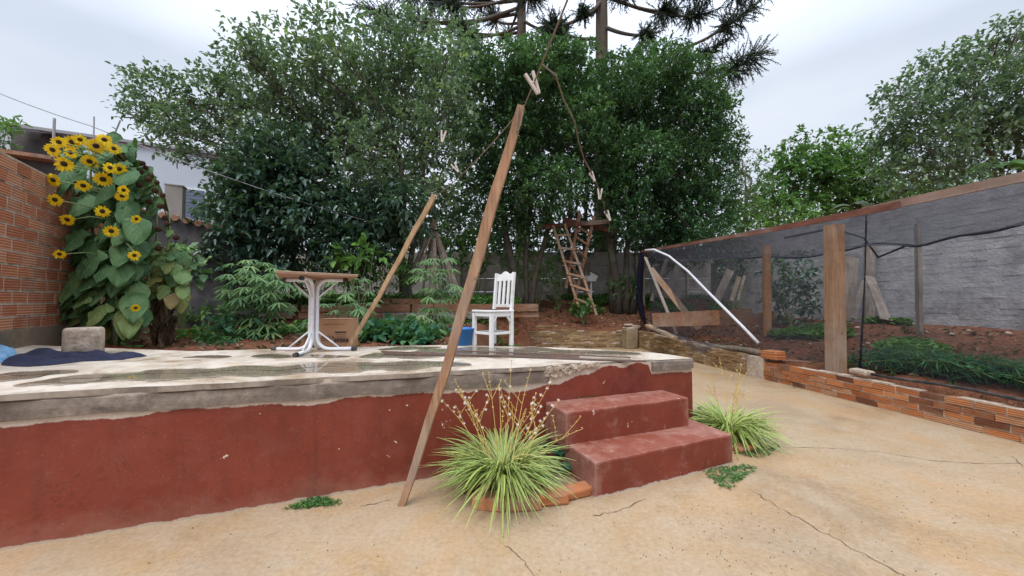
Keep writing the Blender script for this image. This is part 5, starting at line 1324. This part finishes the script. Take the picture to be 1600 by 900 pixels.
# ------------------------------------------------------------------ cassava and other garden plants
def palmate(lf, P, a, L, t):
    """7 narrow leaflets radiating from P; a = outward direction"""
    a = Vector(a).normalized(); s_ = Vector((-a.y, a.x, 0)).normalized(); n = 7; D = []
    for i in range(n):
        th = R(-115 + 230 * i / (n - 1)); v = a * math.cos(th) + s_ * math.sin(th); D.append(tuple(v + Vector((0, 0, -.35 + rnd.uniform(-.15, .15)))))
    k = 1 - .4 * np.abs(np.linspace(-1, 1, n)) ** 2
    lf.add(np.repeat(np.array([tuple(P)]), n, 0), np.array(D), np.tile([[0, -.2, 1.0]], (n, 1)), L * k, L * .17, t, .15, .25)
def cassava(px, pyb, Y, label, boxes, n, Ll, mat='cassava'):
    b = atY(px, pyb, Y); b.z = gz(b.x, b.y); t = empty('cassava_plant', b, label, 'plant', 'cassava plants in the bed'); m = MB(); lf = LF()
    for (x0, y0, x1, y1, w_) in boxes:
        c = atY((x0 + x1) / 2, (y0 + y1) / 2, Y); top = atY((x0 + x1) / 2, y0 + 5, Y)
        m.tube([b, b.lerp(top, .5) + Vector((rnd.uniform(-.05, .05), 0, 0)), top], [.018, .013, .007], 6)
        for _ in range(int(n * w_)):
            u = rnd.random(); yy = y0 + (y1 - y0) * u; hw = (x1 - x0) / 2 * math.sqrt(max(.05, 1 - (2 * u - 1) ** 2 * .7)); xx = (x0 + x1) / 2 + rnd.uniform(-hw, hw)
            q = atY(xx, yy, Y + rnd.uniform(-.45, .35)); st = b.lerp(top, min(1, max(.1, (q.z - b.z - .08) / max(.1, top.z - b.z))))
            m.tube([st, q], .0035, 4, cap=False)
            palmate(lf, q, (q.x - st.x, q.y - st.y - .15, 0), Ll * rnd.uniform(.75, 1.15), np.full(7, min(1, max(0, rnd.gauss(.45, .2)))))
    m.build('stem', MAT['stem'], t); lf.build('foliage', MAT[mat], t); return t
cassava(405, 540, 6.0, 'largest cassava plant, left of the table', [(340, 405, 440, 470, 1), (350, 450, 450, 520, 1), (345, 490, 430, 540, .6), (400, 420, 470, 480, .5)], 55, .20)
cassava(520, 530, 6.8, 'cassava plant right behind the table column', [(495, 430, 590, 490, 1), (460, 500, 500, 540, .3)], 40, .19)
cassava(672, 530, 6.6, 'drooping cassava plant beside the blue basin', [(630, 480, 710, 525, .8), (650, 395, 720, 470, 1)], 44, .20)
def bushy(px, py, Y, rx, rz, label, mat, n, L, W, name='shrub', cat='shrub', group=None, tint=(.5, .2), nl=6, tw=.25, up=.4):
    p = atY(px, py, Y); b = Vector((p.x, p.y, gz(p.x, p.y))); t = empty(name, b, label, cat, group); lf = LF(); m = MB()
    r1 = rx / FOC * Y; r3 = rz / FOC * Y
    leafy(lf, p, (r1, r1 * .8, r3), n, nl, L, W, tw, tint, up, shell=.2)
    for _ in range(8):
        e = p + Vector((rnd.uniform(-.7, .7) * r1, rnd.uniform(-.5, .5) * r1, rnd.uniform(-.2, .7) * r3)); limb(m, b, e, .012, .005, .08, 5, 5)
    m.build('stem', MAT['stem'], t); lf.build('foliage', mat, t); return t
bushy(560, 405, 8.8, 32, 22, 'young broad-leaved sapling above the tabletop', MAT['herb'], 26, .26, .12, 'sapling', 'sapling', nl=5, tint=(.75, .15))
bushy(840, 420, 12.8, 28, 26, 'light green bush between the left tree trunk and the ladder', MAT['leafF'], 70, .14, .07, tint=(.75, .15))
bushy(872, 430, 12.9, 22, 30, 'pale feathery green bush behind the ladder foot', MAT['leafF'], 60, .12, .03, tint=(.6, .15))
bushy(745, 390, 13.5, 26, 38, 'leafy green shrub in front of the panel wall', MAT['herb'], 90, .15, .08)
bushy(800, 400, 13.6, 14, 18, 'small yellow-green shrub beside the left trunk', MAT['leafF'], 30, .14, .07, tint=(.8, .1))
bushy(690, 385, 14.2, 40, 34, 'mid green shrub behind the pole stack', MAT['leafF'], 120, .15, .07)
bushy(975, 450, 12.5, 26, 16, 'low dark shrub at the foot of the right tree', MAT['leafC'], 80, .12, .06)
bushy(1235, 450, 9.2, 36, 60, 'dark leafy shrub against the grey wall inside the run', MAT['leafB'], 150, .14, .07)
bushy(1150, 410, 10.8, 30, 30, 'sparse creeper on the grey wall inside the run', MAT['leafB'], 60, .13, .07)
bushy(590, 430, 9.9, 60, 32, 'bright green undergrowth shrub behind the leaning batten', MAT['herb'], 190, .13, .05)
bushy(470, 440, 10.0, 50, 26, 'green undergrowth shrub seen above the planks left of the table', MAT['herb'], 150, .13, .05)
bushy(320, 455, 9.9, 50, 18, 'low grassy green shrub behind the left edging planks', MAT['herb'], 130, .14, .03)
bushy(285, 415, 6.6, 17, 24, 'yellow-green climbing plant beside the wilting sunflower', MAT['cassava'], 34, .17, .13, tint=(.6, .2), nl=4)
bushy(350, 410, 9.4, 18, 22, 'small yellowing shrub left of the largest cassava', MAT['cassava'], 30, .16, .08, tint=(.85, .15), nl=4)
bushy(-4, 205, 6.5, 16, 22, 'green foliage hanging in at the far left edge above the wall', MAT['leafF'], 40, .14, .04)
bushy(325, 497, 8.5, 30, 12, 'dark low plant in front of the left planks', MAT['herb'], 46, .14, .06)
bushy(380, 520, 5.8, 40, 14, 'low weeds at the foot of the largest cassava', MAT['herbblue'], 60, .09, .06, nl=5)
bushy(600, 520, 5.6, 45, 13, 'blue-green squash leaves right of the cardboard box', MAT['herbblue'], 95, .14, .12, nl=4, tw=.18, tint=(.4, .2))
bushy(655, 528, 5.3, 30, 8, 'low blue-green leaves left of the blue basin', MAT['herbblue'], 50, .12, .10, nl=4, tw=.15)
bushy(340, 540, 5.1, 24, 5, 'small flat weeds at the terrace edge below the cassava', MAT['herbblue'], 30, .08, .05, nl=4, tw=.1)
bushy(912, 480, 11.3, 14, 8, 'small broad-leaved plant at the ladder foot', MAT['herb'], 14, .2, .14, nl=4, tint=(.3, .1))
# ground cover
def scatter(name, label, n, fx, mat, L, W, hgt, kind='stuff', nl=5, tint=(.5, .22)):
    lf = LF(); pts = []
    while len(pts) < n:
        p = fx()
        if p is not None: pts.append((p[0], p[1], gz(p[0], p[1])))
    P = np.array(pts)
    for k in range(nl):
        a = rng.uniform(0, 6.28, len(P)); el = rng.uniform(.1, 1.0, len(P)); D = np.stack([np.cos(a), np.sin(a), el], 1)
        q = P.copy(); q[:, 2] += rng.uniform(0, hgt, len(P))
        lf.add(q + rng.normal(0, .03, q.shape) * [1, 1, 0], D, unit(np.array([0, 0, 1.]) + rdir(len(P)) * .5), L * rng.uniform(.6, 1.2, len(P)), W * rng.uniform(.7, 1.2, len(P)), np.clip(rng.normal(tint[0], tint[1], len(P)), 0, 1))
    o = lf.build(name, mat); tag(o, label, 'plants', kind=kind)
def f1():
    x = rnd.uniform(-9.5, .2); y = rnd.uniform(9.9, 15); return (x, y) if math.sin(x * 1.7) + math.sin(y * 2.1 + x) > -.9 else None
scatter('ground_cover', 'green weeds covering the raised bed under the trees', 5200, f1, MAT['herb'], .16, .05, .3)
def f2():
    x = rnd.uniform(1.4, 7.5); y = rnd.uniform(12.3, 15); return (x, y) if math.sin(x * 2.7) + math.sin(y * 2.1 + x) > .1 else None
scatter('weeds', 'sparse weeds on the red soil at the foot of the right tree', 800, f2, MAT['herb'], .14, .05, .2)
def f3():
    x = rnd.uniform(4.6, 8.2); y = rnd.uniform(4.6, 8.2)
    if x < wallX(y) + .3: return None
    return (x, y) if math.sin(x * 3.1 + 1) + math.sin(y * 2.6) > .55 and abs(x - y * .85) < 1.6 else None
scatter('run_weeds', 'patches of green weeds on the soil inside the netted run', 900, f3, MAT['herb'], .13, .06, .12)
def f4():
    x = rnd.uniform(-.4, 8); y = rnd.uniform(4, 14.5)
    if (x < wallX(y) + .2 and y < 10.9) : return None
    return (x, y)
scatter('leaf_litter', 'dry brown leaves and twigs scattered over the red soil', 1500, f4, MAT['dead'], .11, .035, .02, nl=2)
def f5():
    x = rnd.uniform(-6.5, -.8); y = rnd.uniform(4.4, 9.6); return (x, y) if (x - P0.x) * VA.x + (y - P0.y) * VA.y > 2.05 else None
scatter('bed_litter', 'dry leaves and small weeds on the soil between terrace and planks', 900, f5, MAT['dead'], .09, .04, .02, nl=2)
scatter('bed_weeds', 'small green weeds on the soil between terrace and planks', 330, lambda: (lambda p: p if p and math.sin(p[0] * 2.3) + math.cos(p[1] * 1.9) > .2 else None)(f5()), MAT['herb'], .12, .06, .1)
# pale stalks and stones over soil on the run
m = MB()
for _ in range(170):
    p = None
    while p is None: p = f4()
    L = rnd.uniform(.1, .45); a = rnd.uniform(0, 3.14); z = gz(*p) + .015; d = Vector((math.cos(a), math.sin(a), 0)) * L
    m.tube([Vector((p[0], p[1], z)), Vector((p[0], p[1], z + .02)) + d * .5, Vector((p[0], p[1], z)) + d], .006, 4)
tag(m.build('dry_twigs', MAT['wgrey']), 'thin dry twigs scattered on the red soil', 'twigs', kind='stuff')
m = MB()
for _ in range(150):
    p = None
    while p is None: p = f4()
    s_ = rnd.uniform(.015, .05); m.lathe((p[0], p[1], gz(*p) - .005), [(.3 * s_, 0), (s_, .3 * s_), (.7 * s_, .8 * s_), (.1 * s_, s_)], 6, wob=.2)
tag(m.build('pebbles', MAT['mortar']), 'small pale stones and clods lying on the red soil', 'stones', kind='stuff')
# heap of cut fronds by the orange wall
def frond_heap():
    lf = LF(); b = atY(1500, 590, 4.85); m = MB()
    t = empty('frond_heap', Vector((b.x, b.y, .35)), 'heap of cut green feathery branches lying behind the orange bricks', 'branches')
    for _ in range(75):
        a = rnd.uniform(-.35, .35) + R(-72); k = rnd.gauss(0, .55); y = 4.75 + k; x = wallX(y) + .35 + abs(rnd.gauss(0, .25)); L = rnd.uniform(.5, 1.1)
        d = Vector((math.cos(a) * .3 + .1, math.sin(a), 0)); p = Vector((x, y, .42 + rnd.uniform(0, .16))); pts = [p + d * L * i / 8 + Vector((0, 0, .14 * math.sin(i / 8 * 2.6) - .06 * (i / 8) ** 2)) for i in range(9)]
        m.tube(pts, .004, 4, cap=False)
        for i in range(9):
            P = np.repeat(np.array([tuple(pts[i])]), 6, 0) + rng.normal(0, .01, (6, 3)); D = np.array(d)[None] * .8 + rdir(6)
            lf.add(P, D, rdir(6), .13, .014, np.full(6, rnd.random() * .8), .1, .1)
    m.build('stem', MAT['stem'], t); lf.build('foliage', MAT['herbblue'], t)
frond_heap()

# ------------------------------------------------------------------ spider plants on the patio
def strap(m, p, d, L, W, t, arch, tipdrop):
    d = Vector(d).normalized(); s_ = Vector((-d.y, d.x, 0)); s_ = s_.normalized(); rows = []; n = 9; tw = rnd.uniform(-.5, .5)
    h = Vector((d.x, d.y, 0)); h.normalize(); el = d.z
    for i in range(n + 1):
        f = i / n; c = p + h * L * (f * math.cos(el * 1.0) * (.55 + .45 * f) + .0) + Vector((0, 0, L * (math.sin(el) * f * 1.25 - tipdrop * f ** 2.2)))
        if c.z < .012: c.z = .012 + rnd.random() * .01
        w_ = W * .5 * (1 - f ** 3) * (.55 + .45 * min(1, f * 4)) + .0006
        ss = s_ * math.cos(tw * f) + Vector((0, 0, math.sin(tw * f)))
        v = Vector((0, 0, w_ * .5))
        rows.append([c - ss * w_ + v, c, c + ss * w_ + v])
    m.strip(rows, t=t)
def spider_plant(c, rad, n, label, stalks, seed, hs=1.0, sh=.5):
    global rnd; keep = rnd; rnd = random.Random(seed)
    t = empty('spider_plant', c, label, 'plant', 'spider plants beside the steps'); m = MB()
    for i in range(n):
        a = rnd.uniform(0, 2 * math.pi); el = rnd.uniform(.25, 1.5); L = rad * rnd.uniform(.8, 1.3)
        p = c + Vector((math.cos(a), math.sin(a), 0)) * rnd.uniform(0, rad * .26) + Vector((0, 0, rnd.uniform(.0, .07)))
        strap(m, p, (math.cos(a), math.sin(a), el), L, rnd.uniform(.010, .019), rnd.random(), 0, rnd.uniform(.25, .9) * (.5 + .45 * el) * hs)
    m.build('foliage', MAT['spider'], t, smooth=True)
    for (dx, hh, flo) in stalks:
        sm = MB(); a = rnd.uniform(0, 6.28); b = c + Vector((dx * .3, rnd.uniform(-.08, .08), .08)); e = c + Vector((dx, rnd.uniform(-.15, .1), hh)); mid = b.lerp(e, .5) + Vector((-dx * .12, 0, .04))
        pts = [b * (1 - k) ** 2 + mid * 2 * k * (1 - k) + e * k * k for k in np.linspace(0, 1, 12)]
        sm.tube(pts, [.0032 - .0016 * i / 11 for i in range(12)], 5)
        buds = []
        for j in range(2):
            k0 = rnd.randint(5, 8); q = pts[k0]; dd = Vector((rnd.uniform(-.9, .9), rnd.uniform(-.4, .4), .9)).normalized(); L = rnd.uniform(.08, .2) * (1 if hh > .3 else .6)
            br = [q + dd * L * f + Vector((0, 0, .03 * f)) for f in np.linspace(0, 1, 5)]; sm.tube(br, .0022, 4); buds += br[2:]
        buds += pts[7:]
        st = None
        for q in buds:
            for _ in range(2): sm.tube([q, q + Vector((rnd.uniform(-.012, .012), rnd.uniform(-.012, .012), rnd.uniform(0, .014)))], [.0035, .002], 4)
        st = sm.build('flower_stalk', MAT['stalk'], t)
        if flo:
            fl = LF(); P = []; D = []
            for q in buds:
                if rnd.random() < .7:
                    f = q + Vector((rnd.uniform(-.015, .015), rnd.uniform(-.015, .015), rnd.uniform(-.005, .015)))
                    for k in range(6): a = k * math.pi / 3; P.append(tuple(f)); D.append((math.cos(a), rnd.uniform(-.4, .4), math.sin(a)))
            if P: fl.add(np.array(P), np.array(D), np.tile([[0, -1., .2]], (len(P), 1)), .013, .0045, np.full(len(P), .5), .1, 0); fl.build('flowers', MAT['flower'], st)
    rnd = keep; return t
c1 = atZ(786, 772, 0); c1.y += .06
spider_plant(c1 + Vector((0, 0, .05)), .43, 700, 'large variegated spider plant in front of the red terrace wall', [(-.42, .60, 1), (-.36, .72, 0), (-.30, .66, 1), (-.22, .55, 1), (-.10, .80, 0), (-.03, .66, 0), (.06, .86, 1), (.12, .62, 0), (.2, .78, 0), (.26, .56, 1), (.33, .74, 1), (.38, .60, 1), (-.27, .50, 0), (.16, .50, 0), (.30, .46, 1), (.55, .42, 0)], 31)
c2 = atZ(1148, 690, 0); c2.y += .08
spider_plant(c2, .44, 560, 'smaller spider plant growing at the right end of the steps', [(-.18, .62, 0), (.02, .66, 0), (.08, .5, 0), (.14, .72, 0), (-.06, .78, 0), (.25, .5, 0)], 32)
def broadweed(px, py, z, n, L, label, spread):
    b = atZ(px, py, z); t = empty('broad_leaf_weed', b, label, 'plant'); m = MB()
    for i in range(n):
        a = rnd.uniform(0, 6.28); q = b + Vector((math.cos(a), math.sin(a), 0)) * rnd.uniform(0, spread) + Vector((0, 0, rnd.uniform(.03, spread * 1.3)))
        heart_leaf(m, q, (math.cos(a), math.sin(a), rnd.uniform(-.4, .4)), L * rnd.uniform(.7, 1.2), L * .8, rnd.uniform(.05, .4), .2)
    m.build('foliage', MAT['herbblue'], t, smooth=True)
broadweed(868, 735, 0, 34, .085, 'green broad-leaved weed between the large spider plant and the steps', .15)
broadweed(1092, 668, 0, 34, .08, 'green broad-leaved weed between the steps and the smaller spider plant', .14)
broadweed(965, 611, .492, 9, .04, 'tiny green weed sprouting on the upper step', .035)
# bricks at plant foot
for (px, py, rz, sz, lab) in [(900, 782, 22, (.24, .11, .07), 'broken orange brick lying against the lower step'), (862, 792, 14, (.22, .12, .07), 'orange brick beside the large spider plant, second from the step'), (818, 800, 8, (.22, .12, .08), 'orange brick half hidden under the middle of the large spider plant'), (765, 800, -12, (.22, .12, .08), 'orange brick under the left of the large spider plant'), (1168, 708, 20, (.2, .1, .05), 'small orange brick at the foot of the smaller spider plant')]:
    p = atZ(px, py, 0); m = MB(); m.box(p + Vector((0, .06, sz[2] / 2)), sz, Matrix.Rotation(R(rz), 3, 'Z'), .010); tag(m.build('edging_brick', MAT['brickF'], bevel=.015), lab, 'brick', 'bricks edging the spider plants')
m = MB(); m.lathe(c1 + Vector((0, .05, -.02)), [(.30, 0), (.27, .05), (.15, .075), (0, .08)], 20, wob=.08); tag(m.build('soil_mound', MAT['soil']), kind='structure')
# flat weeds on the patio
def patch(px, py, rx, ry, n, label, z=0.006, mat='herb'):
    n = int(n * .55)
    lf = LF(); P = []
    for _ in range(n):
        a = rnd.uniform(0, 6.28); r_ = math.sqrt(rnd.random()); k = 1 + .3 * math.sin(a * 3 + px)
        P.append(tuple(atZ(px + rx * r_ * math.cos(a) * k, py + ry * r_ * math.sin(a) * k - rx * r_ * math.cos(a) * .12, z)))
    P = np.array(P)
    for _ in range(3):
        a = rng.uniform(0, 6.28, len(P)); D = np.stack([np.cos(a), np.sin(a), rng.uniform(0, .5, len(P))], 1)
        lf.add(P + rng.normal(0, .008, P.shape) * [1, 1, 0], D, unit(np.array([0, 0, 1.]) + rdir(len(P)) * .4), .022, .009, np.clip(rng.normal(.4, .25, len(P)), 0, 1), .1, -.05)
    tag(lf.build('weed_patch', MAT[mat]), label, 'weeds', 'flat weeds on the patio')
patch(490, 786, 36, 7, 380, 'flat green weeds along the foot of the red wall')
patch(1140, 742, 34, 16, 520, 'flat green weeds at the right corner of the lower step')
patch(1185, 705, 34, 8, 200, 'sparse flat weeds at the foot of the smaller spider plant')
patch(1252, 601, 18, 4, 120, 'small flat weeds at the foot of the orange bricks')
patch(925, 617, 30, 3, 160, 'thin green moss along the back of the upper step', .495)
# fallen debris on the patio
m = MB()
for _ in range(240):
    cx_, cy_, sx_, sy_ = rnd.choice([(1450, 790, 70, 50), (1230, 840, 50, 35), (1150, 880, 60, 30), (1480, 860, 60, 30), (1110, 820, 40, 25), (900, 860, 90, 30), (500, 850, 250, 40), (1400, 700, 150, 60)])
    px = rnd.gauss(cx_, sx_); py = rnd.gauss(cy_, sy_)
    if py < 600: continue
    p = atZ(px, py, 0)
    if (p - P0).dot(VA) > -.02 or p.x > wallX(p.y) - .1: continue
    s_ = rnd.uniform(.001, .0028); m.box(p + Vector((0, 0, .003)), (s_ * 2, s_, .004), Matrix.Rotation(rnd.uniform(0, 3), 3, 'Z'), .001)
tag(m.build('leaf_debris', MAT['crack']), 'tiny dark bits of leaf and grit scattered on the patio', 'debris', kind='stuff')
